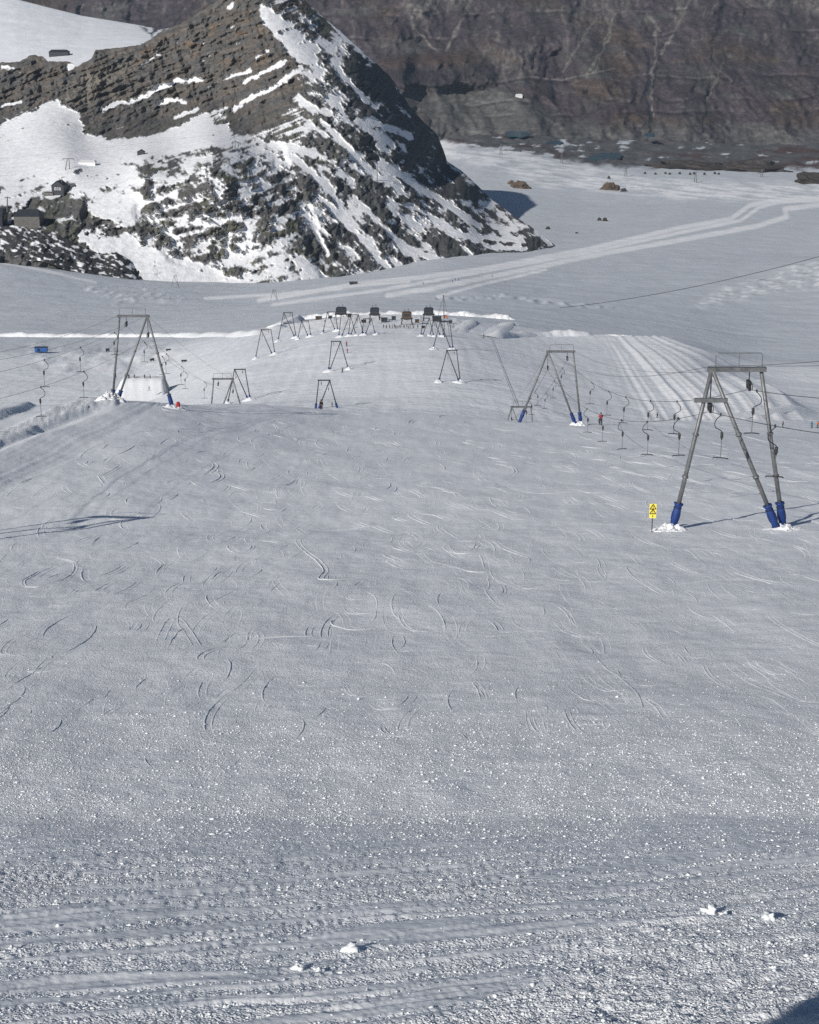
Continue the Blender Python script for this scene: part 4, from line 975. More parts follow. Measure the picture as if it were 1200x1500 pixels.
# ------------------------------------------------------------------ warning sign
def warning_sign():
    g = gpt(955, 780, 60, 130); Yb = g.y
    t = thing('warning_sign', 'small yellow warning sign with two black-edged triangles on a dark post', 'sign', (g.x, Yb, g.z))
    bot = ray_y(955, 759, Yb); top = ray_y(955, 738, Yb); x = g.x; wd = 10 * 97 / F
    MB().tube([(x, Yb + .03, g.z - .3), (x, Yb + .03, top.z - .1)], 0.028, 8).build('post', 'darksteel', t)
    MB().box((x, Yb, (bot.z + top.z) / 2), (wd, 0.02, top.z - bot.z)).build('panel', 'yellow', t)
    h = (top.z - bot.z)
    for cz in (top.z - h * 0.22, top.z - h * 0.55):
        s = wd * 0.42
        tri = [Vector((x - s, Yb - .016, cz - s * .72)), Vector((x + s, Yb - .016, cz - s * .72)), Vector((x, Yb - .016, cz + s * .95))]
        mb = MB()
        for a, b in zip(tri, tri[1:] + tri[:1]): mb.bar(a, b, 0.008, 0.05)
        tr = mb.build('triangle_border', 'signbrown', t)
        mb = MB(); mb.box((x, Yb - .016, cz + s * .08), (0.035, 0.008, s * .5)); mb.box((x, Yb - .016, cz - s * .42), (0.04, 0.008, 0.04)); mb.build('exclamation_mark', 'signbrown', tr)
    MB().box((x, Yb - .016, bot.z + h * .14), (0.05, 0.008, h * .13)).build('pictogram', 'signbrown', t)
warning_sign()

# red backpack / mat against the foot of the berm pylon
def backpack():
    f = L1['feet'][0]; px_, py_, D_ = proj(f)
    c = Vector((f.x + 0.72, f.y - .4, gz(f.x + .72, f.y - .4)))
    t = thing('backpack', 'dark red bundle leaning against the blue padded foot of the berm pylon', 'backpack', c)
    mb = MB(); mb.tube([c + Vector((0, 0, -.05)), c + Vector((0, 0, .12)), c + Vector((-.03, 0, .45)), c + Vector((-.06, 0, .75)), c + Vector((-.08, 0, .88))], 0.27, 10, 0.20); mb.build('bag', 'red', t, True)
    MB().box(c + Vector((0, -.27, .3)), (0.32, 0.14, 0.34)).build('front_pocket', 'red', t)
    mb = MB(); mb.tube([c + Vector((-.08, 0, .86)), c + Vector((-.14, 0, .97)), c + Vector((-.02, 0, .97)), c + Vector((-.04, 0, .86))], 0.02, 6); mb.build('handle', 'black', t)
backpack()

# ================================================================== PEOPLE
def skin_mesh(name, J, E, root=0):
    me = bpy.data.meshes.new(name + '_cage'); me.from_pydata([j[:3] for j in J], E, [])
    ob = bpy.data.objects.new(name + '_cage', me); COL.objects.link(ob)
    md = ob.modifiers.new('skin', 'SKIN'); md.use_smooth_shade = True
    for i, j in enumerate(J):
        d = me.skin_vertices[0].data[i]; d.radius = (j[3], j[4] if len(j) > 4 else j[3]); d.use_root = (i == root)
    ss = ob.modifiers.new('sub', 'SUBSURF'); ss.levels = 1; ss.render_levels = 1
    dg = bpy.context.evaluated_depsgraph_get(); dg.update()
    out = bpy.data.meshes.new_from_object(ob.evaluated_get(dg)); out.name = name
    bpy.data.objects.remove(ob); bpy.data.meshes.remove(me)
    return out
def person_proto(pose):
    if pose == 'ski':   kn, el, hd, lean = 0.16, (0.27, -.04, 1.10), (0.27, .22, .98), 0.05
    elif pose == 'ride': kn, el, hd, lean = 0.05, (0.25, .04, 1.10), (0.16, .26, 1.15), -0.04
    else:               kn, el, hd, lean = 0.03, (0.27, -.02, 1.12), (0.24, .10, .88), 0.0
    def trunk(k=0.0):
        return [(0, 0, .93, .145 + k, .11 + k), (0, lean * .5, 1.10, .135 + k, .10 + k), (0, lean, 1.32, .165 + k, .115 + k), (0, lean + .01, 1.46, .07 + k, .065 + k)]
    def arms(o, k=0.0):
        J, E = [], []
        for s in (-1, 1):
            b = o + len(J)
            J += [(s * .19, lean, 1.41, .068 + k), (s * el[0], el[1], el[2], .052 + k), (s * hd[0], hd[1], hd[2], .038 + k)]
            E += [(2, b), (b, b + 1), (b + 1, b + 2)]
        return J, E
    def legs(o, k=0.0):
        J, E = [], []
        for s in (-1, 1):
            b = o + len(J)
            J += [(s * .10, 0, .86, .095 + k), (s * .12, kn, .50, .065 + k), (s * .125, 0.0, .16, .05 + k)]
            E += [(0, b), (b, b + 1), (b + 1, b + 2)]
        return J, E
    # body: one continuous figure, head to feet
    J = trunk() + [(0, lean + .02, 1.53, .055), (0, lean + .035, 1.62, .085, .095), (0, lean + .03, 1.72, .075, .085)]
    E = [(0, 1), (1, 2), (2, 3), (3, 4), (4, 5), (5, 6)]
    j, e = arms(len(J)); J += j; E += e
    for q in (2, 5):                                  # hands: palm, thumb and fingers leave the wrist
        wr = len(J) - 6 + q; wv = J[wr]; s = -1 if q == 2 else 1
    b0 = len(J)
    for a_i, s in ((b0 - 4, -1), (b0 - 1, 1)):
        wv = J[a_i]; p = len(J)
        J.append((wv[0], wv[1] + .06, wv[2] - .01, .032, .02)); E.append((a_i, p))
        J.append((wv[0] - s * .045, wv[1] + .09, wv[2] + .01, .011)); E.append((p, p + 1))
        for f in range(4):
            J.append((wv[0] + s * (f - 1.5) * .022, wv[1] + .13 - .01 * abs(f - 1), wv[2] - .02, .010)); E.append((p, p + 2 + f))
    j, e = legs(len(J)); J += j; E += e
    for a_i in (len(J) - 4, len(J) - 1):
        J.append((J[a_i][0], .15, .08, .05)); E.append((a_i, len(J) - 1))
    body = skin_mesh('body', J, E)
    Jj = trunk(.03); Ej = [(0, 1), (1, 2), (2, 3)]
    j, e = arms(len(Jj), .022); Jj += j; Ej += e
    jacket = skin_mesh('jacket', Jj, Ej)
    Jt = [(0, 0, .95, .15, .12)]; j, e = legs(1, .024); Jt += j
    trousers = skin_mesh('trousers', Jt, e)
    return dict(body=body, jacket=jacket, trousers=trousers, lean=lean, hand=hd, pose=pose)
PROTO = {}
ACC = {}
def acc_meshes(pr):
    ln, hd, pose = pr['lean'], pr['hand'], pr['pose']
    out = []
    def mk(name, mb, mat, smooth=False):
        me = bpy.data.meshes.new(name); me.from_pydata([tuple(q) for q in mb.v], [], mb.f); me.update()
        if smooth: me.polygons.foreach_set('use_smooth', [True] * len(me.polygons))
        me.materials.append(M[mat]); out.append((name, me))
    mb = MB(); c = Vector((0, ln + .02, 1.66)); n = 12; rings = []
    for j in range(6):
        a = j / 5 * math.pi / 2; rings.append([c + Vector((math.cos(a) * .125 * math.cos(g), math.cos(a) * .145 * math.sin(g), -.02 + math.sin(a) * .145)) for g in [2 * math.pi * i / n for i in range(n)]])
    mb.add([q for r in rings for q in r], [(j * n + i, j * n + (i + 1) % n, (j + 1) * n + (i + 1) % n, (j + 1) * n + i) for j in range(5) for i in range(n)]); mk('helmet', mb, 'helmet', True)
    mb = MB(); mb.box((0, ln + .135, 1.655), (.17, .05, .075)); mk('goggles', mb, 'black')
    for s in (-1, 1):
        mb = MB(); mb.tube([(s * .125, .0, .30), (s * .125, 0, .12), (s * .125, .05, .06)], .075, 8); mb.box((s * .125, .06, .065), (.11, .29, .09)); mk('boot', mb, 'black')
    if pose != 'stand':
        for s in (-1, 1):
            mb = MB(); x = s * .125
            mb.add([(x - .045, -.7, 0), (x + .045, -.7, 0), (x + .045, .75, 0), (x - .045, .75, 0), (x - .03, .92, .09), (x + .03, .92, .09)] + [(x - .045, -.7, .02), (x + .045, -.7, .02), (x + .045, .75, .02), (x - .045, .75, .02), (x - .03, .92, .11), (x + .03, .92, .11)],
                   [(0, 3, 2, 1), (3, 4, 5, 2), (6, 7, 8, 9), (9, 8, 11, 10), (0, 1, 7, 6), (1, 2, 8, 7), (2, 5, 11, 8), (5, 4, 10, 11), (4, 3, 9, 10), (3, 0, 6, 9)]); mk('ski', mb, 'darksteel')
            mb = MB(); h = Vector((s * hd[0], hd[1] + .1, hd[2])); mb.tube([h + Vector((0, 0, .08)), h + Vector((s * .08, -.25, -.85))], .011, 5); mk('pole', mb, 'darksteel')
    return out
for p_ in ('ski', 'ride', 'stand'):
    PROTO[p_] = person_proto(p_); ACC[p_] = acc_meshes(PROTO[p_])
    for k_, mt in (('body', 'skin'), ('jacket', 'red'), ('trousers', 'dark')):
        PROTO[p_][k_].materials.clear(); PROTO[p_][k_].materials.append(M[mt])
def person(loc, pose, jk, tr, face, label, group=None, scale=1.0, simple=False, hat=None):
    t = thing('person', label, 'person', loc, group); t.rotation_euler = (0, 0, face); t.scale = (scale,) * 3
    pr = PROTO[pose]
    for k, mt in (('body', 'skin'), ('jacket', jk), ('trousers', tr)):
        o = bpy.data.objects.new(k, pr[k]); COL.objects.link(o); o.parent = t
        o.material_slots[0].link = 'OBJECT'; o.material_slots[0].material = M[mt]
    for nm, me in ACC[pose]:
        if simple and nm in ('goggles', 'pole', 'boot'): continue
        o = bpy.data.objects.new(nm, me); COL.objects.link(o); o.parent = t
    return t
def at(px, py, lo, hi): return gpt(px, py, lo, hi)
# riders and skiers one can tell apart
q = at(880, 622.5, 180, 240); person(q, 'ride', 'red', 'dark', math.pi * .94, 'skier in a red jacket riding a T-bar at the crest of the slope')
q = P(471, 601, 258); q = Vector((q[0], q[1], gz(q[0], q[1]) + .2)); person(q, 'stand', 'dark', 'dark', 2.6, 'person all in black standing at the foot of a thin pylon at the crest', scale=1.06)
q = at(1147, 626, 300, 480); person(q, 'ski', 'navy', 'dark', 1.2, 'dark skier with spread poles on the flat snow below the bright bank')
q = at(1189, 627, 300, 480); person(q, 'ski', 'teal', 'teal', -.6, 'skier in a teal suit standing beside one in orange')
q = at(1198, 627, 300, 480); person(q, 'ski', 'orange', 'grey', .5, 'skier in an orange jacket beside one in teal')
q = at(963, 613, 400, 560); person(q, 'ski', 'dark', 'dark', 1.7, 'lone dark skier at the foot of the striped groomed bank')
q = at(508, 507, 500, 800); person(q, 'ride', 'red', 'dark', 2.9, 'dark red skier riding up beside the upper half of a thin pylon', scale=1.15)
q = at(509, 517, 480, 800); person(q, 'ride', 'red', 'grey', 3.0, 'bright red skier riding up beside the lower half of a thin pylon')
q = at(502, 546, 480, 800); person(q, 'ski', 'grey', 'dark', .8, 'small grey skier on the snow right under the pylon with red riders')
q = at(487, 596, 380, 470); person(q, 'ski', 'dark', 'dark', 2, 'dark skier half hidden by the crest under the thin pylon', scale=.8)
q = at(709, 495, 600, 900); person(q, 'ski', 'dark', 'dark', 1, 'lone dark skier at the end of the bright bank beside the rope fence')
q = at(664, 411, 1000, 1600)
for i_, (a_, b_) in enumerate([(667, 411), (672, 411), (663, 414), (721, 406), (740, 415), (620, 417)]):
    person(at(a_, b_, 1000, 1800), 'ski', 'dark', 'dark', i_ * 1.1, 'tiny dark skier on the white groomed strip across the glacier', 'skiers on the groomed strips', 1.25, True)
for i_, (a_, b_) in enumerate([(184, 0), (189, 0), (212, 0), (220, 0), (170, 0)]):
    u = ray_y(a_, 555.3, KY + 26)
    person(u, 'ski', ['dark', 'navy', 'dark', 'grey', 'dark'][i_], 'dark', 3.1 + i_ * .5, 'small dark skier standing on the lip of the bright snow ramp', 'skiers waiting on the snow ramp', 1.12, True)
u = ray_y(198, 555.3, KY + 26); tk = person(u, 'ski', 'dark', 'dark', 2.2, 'small dark rider leaning over on the lip of the bright snow ramp', None, 1.25, True); tk.rotation_euler = (0.0, .45, 2.0)
u = ray_y(219, 572, KY + 9.5); person(u, 'ski', 'grey', 'dark', 1.9, 'skier sliding down the bright face of the snow ramp', None, 1.1, True)
for i_ in range(14):
    a_ = [562, 566, 575, 578, 580, 583, 586, 592, 596, 601, 606, 612, 598, 571][i_]; b_ = 481 + [0, .5, 0, -.6, .8, .3, 0, .4, -1, -.2, .5, 0, .6, .3][i_]
    person(at(a_, b_, 640, 860), 'stand' if i_ % 3 else 'ski', ['dark', 'navy', 'red', 'dark', 'grey', 'teal'][i_ % 6], 'dark', i_ * .9, 'small skier queueing on the snow in front of the lift stations', 'people queueing at the lift stations', 1.0, True)

# ================================================================== LIFT STATIONS
def station(px, pyb, wpx, hpx, label, legs=True, cab='cabin', lo=640, hi=900, roofbits=2, hole=False):
    g = at(px, pyb, lo, hi); m = g.y / cp / F * 1.0; s = proj(g)[2] / F
    W_, H_ = wpx * s, hpx * s
    t = thing('lift_station', label, 'lift station', g)
    hb = H_ * .50; c = Vector(g)
    if legs:
        for sx_ in (-1, 1):
            for sy in (-1, 1):
                MB().tube([c + Vector((sx_ * W_ * .46, sy * 1.3, -.4)), c + Vector((sx_ * W_ * .36, sy * 1.0, hb))], 0.24, 6).build('leg', 'darksteel', t)
        MB().box(c + Vector((0, 0, hb)), (W_ * .95, 2.9, .22)).build('platform', 'darksteel', t)
        mb = MB()
        mb.tube([c + Vector((-W_ * .46, -1.2, 0.2)), c + Vector((W_ * .36, -1.1, hb))], .08, 5); mb.build('brace', 'steel', t)
    z0 = hb + .11 if legs else 0
    bw, bh = W_ * .78, H_ - hb if legs else H_ * .8
    cb = MB().prism([(-bw / 2, z0), (bw / 2, z0), (bw / 2, z0 + bh * .82), (bw * .35, z0 + bh), (-bw * .35, z0 + bh), (-bw / 2, z0 + bh * .82)], -1.3, 1.3, c).build('machine_housing', cab, t)
    MB().box(c + Vector((0, -1.33, z0 + bh * .55)), (bw * .55, .05, bh * .3)).build('window', 'glass', cb)
    for k in range(roofbits):
        MB().tube([c + Vector((-bw * .2 + k * bw * .35, 0, z0 + bh - .1)), c + Vector((-bw * .2 + k * bw * .35, 0, z0 + bh + 1.2 + .5 * k))], .13, 6).build('vent_pipe', 'darksteel', cb)
    mb = MB(); mb.tube([c + Vector((0, -.0, z0 - .5)), c + Vector((0, .0, z0 - .3))], min(1.4, W_ * .3), 20); mb.build('bull_wheel', 'darksteel', t, True)
    mb = MB(); mb.tube([c + Vector((-W_ * .5, -1.4, z0)), c + Vector((-W_ * .5, -1.4, z0 + 1.0)), c + Vector((W_ * .5, -1.4, z0 + 1.0)), c + Vector((W_ * .5, -1.4, z0))], .05, 5); mb.build('railing', 'steel', t)
    return t
station(500, 463, 20, 20, 'dark lift station on splayed steel legs standing on the snow bank')
station(549, 470, 17, 19, 'dark lift station cabin beside a low dark machine box')
station(596, 476, 18, 19, 'brown timber lift station with two tall posts behind the queue', cab='wood', roofbits=2)
station(628, 470, 18, 19, 'dark lift station with rooftop vents beside the tall mast')
def box_thing(name, label, cat, px, py, wpx, hpx, mat, depth=2.2, lo=640, hi=900, lid=None, legs=True, group=None, rz=0.0, at_=None):
    g = at_ if at_ is not None else at(px, py, lo, hi); s = proj(g)[2] / F; W_, H_ = wpx * s, hpx * s
    t = thing(name, label, cat, g, group); zb = H_ * .2 if legs else 0
    R_ = Matrix.Rotation(rz, 3, 'Z')
    b = MB(); b.box(g + Vector((0, 0, zb + (H_ - zb) / 2)), (W_, depth, H_ - zb), rz); b.build('body', mat, t)
    b = MB(); b.box(g + Vector((0, 0, H_ + .06)), (W_ * 1.08, depth * 1.08, .14), rz); b.build('roof', lid or 'darksteel', t)
    if legs:
        for sx_ in (-1, 1):
            MB().box(g + R_ @ Vector((sx_ * W_ * .38, 0, zb / 2 - .15)), (W_ * .12, depth * .8, zb + .3), rz).build('skid', 'darksteel', t)
    MB().box(g + R_ @ Vector((-W_ * .18, -depth / 2 - .02, zb + (H_ - zb) * .45)), (W_ * .22, .05, (H_ - zb) * .7), rz).build('door', 'black', t)
    return t
box_thing('ticket_hut', 'brown wooden hut on skids at the edge of the station bank', 'hut', 467, 466, 9, 9, 'wood', 2.6)
box_thing('machine_box', 'low dark machine box next to the dark station cabin', 'machine box', 563, 472, 9, 6, 'cabin')
box_thing('machine_box', 'blue-grey machine box leaning among the pylons by the tall mast', 'machine box', 640, 471, 13, 7, 'cabin')
box_thing('orange_crate', 'small orange box hanging near the tall mast', 'crate', 652, 466, 5, 4, 'orange', 1.2)
box_thing('ground_cart', 'grey flat cart on the groomed strip of the glacier', 'cart', 518, 417, 12, 4, 'slate', 3, 1000, 1700)
box_thing('storage_box', 'long bright blue storage box in the snow park', 'storage box', 61, 516, 18, 7.5, 'bluebox', 3.0, 500, 1300)
box_thing('snow_gun', 'small dark machine among the snow park heaps', 'machine', 158, 515, 5, 4, 'cabin', 1.5, 500, 1300)
for k_, (a_, b_, w_, r_) in enumerate([(247, 514, 7, .5), (223, 528, 7, 1.0), (270, 530, 8, .1)]):
    box_thing('park_rail', ['dark jump box tilted beside a bright snow heap', 'short dark rail set slantwise on the park slope', 'flat dark park box on the open snow'][k_], 'park rail', a_, b_, w_, 2.4, 'black', .8, 500, 1300, rz=r_)
for k_, (a_, b_, w_, h_, mt_, lb_) in enumerate([(512, 465, 6, 5, 'cabin', 'dark control cabin by the station on splayed legs'), (533, 473, 7, 4, 'black', 'low black crate in the yard left of the queue'), (577, 469, 6, 5, 'slate', 'grey cabinet between the dark station and the timber one'),
        (611, 473, 6, 4.5, 'wood', 'small brown shed at the side of the timber station'), (620, 481, 5, 3, 'black', 'low black block on the shaded snow behind the queue'), (660, 474, 5, 4, 'slate', 'grey cabinet past the tall mast'), (484, 467, 5, 4, 'black', 'black cabinet by the wooden hut on skids')]):
    box_thing('equipment_cabinet', lb_, 'cabinet', a_, b_, w_, h_, mt_, 1.8)
for k_, (a_, b_, h_) in enumerate([(490, 470, 5), (523, 472, 4.5), (541, 476, 4), (557, 470, 5), (570, 474, 4), (588, 479, 4), (604, 479, 4), (617, 471, 6), (634, 478, 5), (646, 482, 5), (476, 474, 4), (664, 480, 5)]):
    g = at(a_, b_, 640, 900); tt_ = thing('marker_post', 'thin dark marker post in the trampled yard round the lift stations', 'post', g, 'marker posts round the lift stations')
    MB().tube([g - Vector((0, 0, .3)), g + Vector((0, 0, h_ * .36))], .09, 6).build('pole', 'darksteel', tt_); MB().box(g + Vector((0, 0, h_ * .36)), (.5, .12, .35)).build('plate', 'black', tt_)
def mast():
    g = at(651, 494, 560, 800); Yb = g.y; tp = ray_y(650, 434, Yb)
    t = thing('lattice_mast', 'tall slender guyed mast rising above the lift stations', 'mast', g)
    MB().tube([g - Vector((0, 0, .4)), tp], .17, 6, .1).build('pole', 'darksteel', t)
    for dx in (-3.4, 2.6):
        MB().tube([tp, Vector((tp.x + dx * .55, Yb + 2, tp.z - 7)), Vector((tp.x + dx, Yb + 4, gz(tp.x + dx, Yb + 4)))], .06, 5).build('guy_wire', 'darksteel', t)
    MB().box(tp + Vector((0, 0, .15)), (.5, .4, .5)).build('pulley_head', 'darksteel', t)
mast()

# rope fence running down the slope
def rope_fence(pts, label, lo, hi, step=8, h=0.55):
    G = []
    for (ax, ay), (bx, by) in zip(pts[:-1], pts[1:]):
        k = max(1, int(math.hypot(bx - ax, by - ay) / step)); G += [at(ax + (bx - ax) * i / k, ay + (by - ay) * i / k, lo, hi) for i in range(k)]
    G.append(at(*pts[-1], lo, hi))
    t = thing('rope_fence', label, 'rope fence', G[0])
    for g in G: MB().tube([g - Vector((0, 0, .2)), g + Vector((0, 0, h))], .04, 5).build('post', 'darksteel', t)
    mb = MB()
    mb.tube([g + Vector((0, 0, h * .9)) for g in G], .045, 4); mb.build('rope', 'rope', t)
rope_fence([(719, 497), (732, 530), (745, 565), (757, 596)], 'dark rope fence running down the smooth slope beside the groomed bank', 400, 900)
rope_fence([(664, 487), (676, 480), (690, 468)], 'dark rope fence curving along the foot of the station bank', 600, 900)
rope_fence([(0, 379), (60, 388), (130, 397), (205, 411)], 'faint fence line along the glacier under the dark rock spur', 900, 2500, 9, 1.6)
# long cable sagging over the right-hand glacier
ca, cb_ = ray_y(1290, 350, 900), ray_y(820, 451, 1150)
rope('sagging_cable', 'long dark cable slung low over the glacier towards the snow shoulder', [(ca, cb_, 5)], .16)

# ================================================================== HUTS ON THE MOUNTAIN
def house(px, pyb, wpx, hpx, label, wall, roof, spot, depth=None, rz=0.0, windows=3, name='mountain_hut', cat='hut', terrace=False, gable=True, sink=3.0):
    g = spot(px, pyb); s = proj(g)[2] / F; W_, H_ = wpx * s, hpx * s; Dp = depth or W_ * 0.8
    g = g - Vector((0, 4.0, 0))
    t = thing(name, label, cat, g)
    R_ = Matrix.Rotation(rz, 3, 'Z')
    e = H_ * .62
    def put(mb): mb.v = [tuple(Vector(g) + R_ @ (Vector(q) - Vector(g))) for q in mb.v]; return mb
    mb = MB()
    if gable: mb.prism([(-W_ / 2, -sink), (W_ / 2, -sink), (W_ / 2, e), (0, H_ - .4), (-W_ / 2, e)], -Dp / 2, Dp / 2, g)
    else: mb.box(g + Vector((0, 0, (e - sink) / 2)), (W_, Dp, e + sink))
    wl = put(mb).build('wall', wall, t)
    ov = .6
    if gable:
        for sgn in (-1, 1):
            mb = MB(); a = [(0, H_), (sgn * (W_ / 2 + ov), e - ov * (H_ - e) / (W_ / 2)), (sgn * (W_ / 2 + ov), e - ov * (H_ - e) / (W_ / 2) - .35), (0, H_ - .38)]
            put(mb.prism(a, -Dp / 2 - ov, Dp / 2 + ov, g)).build('roof', roof, t)
    else:
        mb = MB(); n = g
        vs = [g + Vector((sx_ * (W_ / 2 + ov), sy * (Dp / 2 + ov), e)) for sx_, sy in ((-1, -1), (1, -1), (1, 1), (-1, 1))] + [g + Vector((-(W_ / 2) * .8, 0, H_)), g + Vector(((W_ / 2) * .8, 0, H_))]
        mb.add(vs, [(0, 1, 5, 4), (1, 2, 5), (2, 3, 4, 5), (3, 0, 4), (3, 2, 1, 0)]); put(mb).build('roof', roof, t)
    for k in range(windows):
        x_ = (k - (windows - 1) / 2) * W_ * .2
        mb = MB(); mb.box(g + Vector((x_, -Dp / 2 - .04, e * .55)), (W_ * .13, .1, e * .34)); wd = put(mb).build('window', 'white', t)
        mb = MB(); mb.box(g + Vector((x_, -Dp / 2 - .12, e * .55)), (W_ * .07, .08, e * .22)); put(mb).build('pane', 'glass', wd)
    mb = MB(); mb.box(g + Vector((W_ * .2, .2, H_ * .95)), (.9, .9, H_ * .25)); put(mb).build('chimney', 'stone', t)
    if terrace:
        mb = MB(); mb.box(g + Vector((-W_ * .8, -1.5, -1.2)), (W_ * .9, Dp * 1.1, 2.6)); put(mb).build('terrace', 'stone', t)
        mb = MB(); mb.tube([g + Vector((-W_ * 1.22, -Dp * .6, 0)), g + Vector((-W_ * 1.22, -Dp * .6, 1.2)), g + Vector((-W_ * .5, -Dp * .6, 1.2))], .12, 5); put(mb).build('railing', 'darksteel', t)
    return t
house(89, 281, 19, 18, 'dark gabled mountain hut with three white windows and a stone terrace', 'slate', 'slate', on_mountain, terrace=True, rz=-.25)
house(44, 328, 37, 22, 'large low dark-roofed stone barn below the gabled hut', 'stone', 'slate', on_mountain, depth=22, windows=0, gable=False, cat='barn', name='stone_barn', sink=8)
house(2, 330, 14, 26, 'tall dark cable car building beside a mast at the rock spur', 'cabin', 'slate', on_mountain, depth=20, windows=0, gable=False, cat='building', name='cable_building', sink=6)
house(88, 81, 28, 8, 'long dark-roofed lift terminal on the high snowfield', 'slate', 'slate', on_high, depth=16, windows=0, gable=False, cat='building', name='lift_terminal', sink=4)
house(130, 240, 24, 6.5, 'long pale flat building on the snow saddle', 'white', 'white', on_mountain, depth=10, windows=0, gable=False, cat='building', name='pale_building')
house(208, 226, 10, 7, 'small dark box hut on the crest of the crags', 'slate', 'slate', on_mountain, depth=7, windows=0, cat='hut')
def pole(px, pyt, pyb, label, spot, arms=((1.0, 4.0),), name='lift_mast', r=.55, two=False, off=-4.0):
    g = spot(px, pyb) + Vector((0, off, 0)); tp = ray_y(px, pyt, g.y)
    t = thing(name, label, 'mast', g)
    for dx in ((-2.2, 2.2) if two else (0,)):
        MB().tube([g + Vector((dx * 1.2, 0, -3)), tp + Vector((dx * .4, 0, 0))], r, 8, r * .7).build('pole', 'steel', t)
    for f, wd in arms:
        c = g.lerp(tp, f); MB().bar(c + Vector((-wd, 0, -.3)), c + Vector((wd, 0, -.3)), .6, .5).build('cross_arm', 'darksteel', t)
        for sgn in (-1, 1): MB().box(c + Vector((sgn * wd, 0, -.9)), (.5, 2.4, .7)).build('sheave_train', 'black', t)
    return t
def on_glacier(px, py): return gpt(px, py, 1500, 4800)
pole(11, 288, 328, 'tall mast with two short arms beside the dark cable car building', on_mountain, ((.98, 2.5), (.6, 3)), r=.8)
pole(100, 232, 247, 'twin-legged lift support on the snow saddle by the pale building', on_mountain, ((1., 6),), two=True)
for i_, x_ in enumerate((341, 345, 349)):
    pole(x_, 205 + (i_ != 1) * 2, 219, ['short bare post on the crag crest, the outer one of three', 'taller bare post, the middle one of three on the crag crest', 'short bare post on the crag crest, beside the cliff'][i_], on_mountain, ((.9, 1.2),), r=.45)
pole(553, 238, 263, 'slim pole standing alone on the snow-streaked right flank of the mountain', on_mountain, ((.98, 1.2),), r=.5)
for px_, a_, b_, lab in [(734, 211, 226, 'lift mast beyond the mountain shadow on the bright churned snow'), (823, 225, 239, 'lift mast at the glacier edge between the moraine patches'), (917, 246, 258, 'lift mast on the glacier above the brown boulder'),
                         (1019, 252, 267, 'lift mast with wide arm on the flat snow by the row of boulders'), (1116, 248, 260, 'lift mast at the foot of the reddish moraine mound')]:
    pole(px_, a_, b_, lab, on_glacier, ((1., 4.5),), r=.9, two=True, off=0)
# gondola cabin hanging far out over the valley
def gondola():
    c = ray_y(857, 135, 1300)
    t = thing('gondola_cabin', 'black gondola cabin hanging in front of the far mountainside', 'gondola', c)
    w_, h_ = 1.9, 1.5
    mb = MB().prism([(-w_, -h_), (w_, -h_), (w_ * 1.08, 0), (w_ * .9, h_), (-w_ * .9, h_), (-w_ * 1.08, 0)], -1.5, 1.5, c); cb = mb.build('cabin', 'black', t)
    MB().box(c + Vector((0, -1.53, .3)), (w_ * 1.5, .06, h_ * .7)).build('window', 'black', cb)
    mb = MB(); mb.tube([c + Vector((0, 0, h_)), c + Vector((.4, 0, h_ + 1.5)), c + Vector((.2, 0, h_ + 4))], .14, 6); mb.build('hanger', 'steel', t)
    MB().box(c + Vector((.2, 0, h_ + 4.1)), (.5, 1.6, .5)).build('carriage', 'darksteel', t)
    return c + Vector((.2, 0, h_ + 4.4))
gc = gondola()
rope('gondola_cable', 'thin cable carrying the gondola in front of the far mountainside', [(gc + Vector((-1500, 900, -200)), gc, 20), (gc, gc + Vector((1600, -900, 330)), 20)], .04)
def far_spot(px, py):
    j = int(np.argmin(np.abs(fx_ - px))); i = int(np.argmin(np.abs(fy_ - py))); return Vector(Wf[i, j])
house(760, 142, 10, 4.5, 'white-roofed house on the slope of the far mountain', 'white', 'white', far_spot, depth=14, windows=0, gable=False, cat='house', name='house', sink=3)

# ================================================================== BOULDERS
def boulder(px, py, wpx, hpx, label, mat, seed, lo=1200, hi=4800, group=None):
    g = gpt(px, py, lo, hi); s = proj(g)[2] / F; rx, rz_ = wpx * s / 2, hpx * s
    n, m = 18, 9
    TH, A_ = np.meshgrid(math.pi * .62 * np.arange(m + 1) / m, 2 * math.pi * np.arange(n) / n, indexing='ij')
    dx, dy, dz_ = np.cos(A_) * np.sin(TH), np.sin(A_) * np.sin(TH), np.cos(TH)
    f = 1 + .7 * fbm(dx * 1.8 + seed, dy * 1.8 + dz_ * 2.2, 4, 3)
    vs = list(zip((g.x + dx * rx * f).ravel().tolist(), (g.y + dy * rx * f * .8).ravel().tolist(), (g.z + np.maximum(dz_ * f, -.3) * rz_).ravel().tolist()))
    fs = [(j * n + i, (j + 1) * n + i, (j + 1) * n + (i + 1) % n, j * n + (i + 1) % n) for j in range(m) for i in range(n)]
    mb = MB(); mb.add(vs, fs); o = mb.build('boulder', mat, origin=g); tag(o, label, 'boulder', group)
boulder(893, 278, 26, 10, 'large brown boulder on the churned bright snow', 'boulder', 1)
boulder(762, 275, 26, 9, 'long brown rock heap on the snow past the mountain shadow', 'boulder', 2)
boulder(749, 270, 9, 5, 'small brown rock beside the long brown rock heap', 'boulder', 12)
boulder(914, 280, 10, 4, 'low dark stone touching the large brown boulder', 'boulder_dark', 3)
boulder(892, 262, 4, 4, 'dark square block standing above the large brown boulder', 'boulder_dark', 4)
boulder(878, 323, 6, 4, 'smaller of two dark stones alone on the grey glacier', 'boulder_dark', 5)
boulder(886, 324, 8, 5, 'larger of two dark stones alone on the grey glacier', 'boulder_dark', 6)
boulder(803, 336, 7, 4, 'dark stone on the glacier just off the mountain toe', 'boulder_dark', 7)
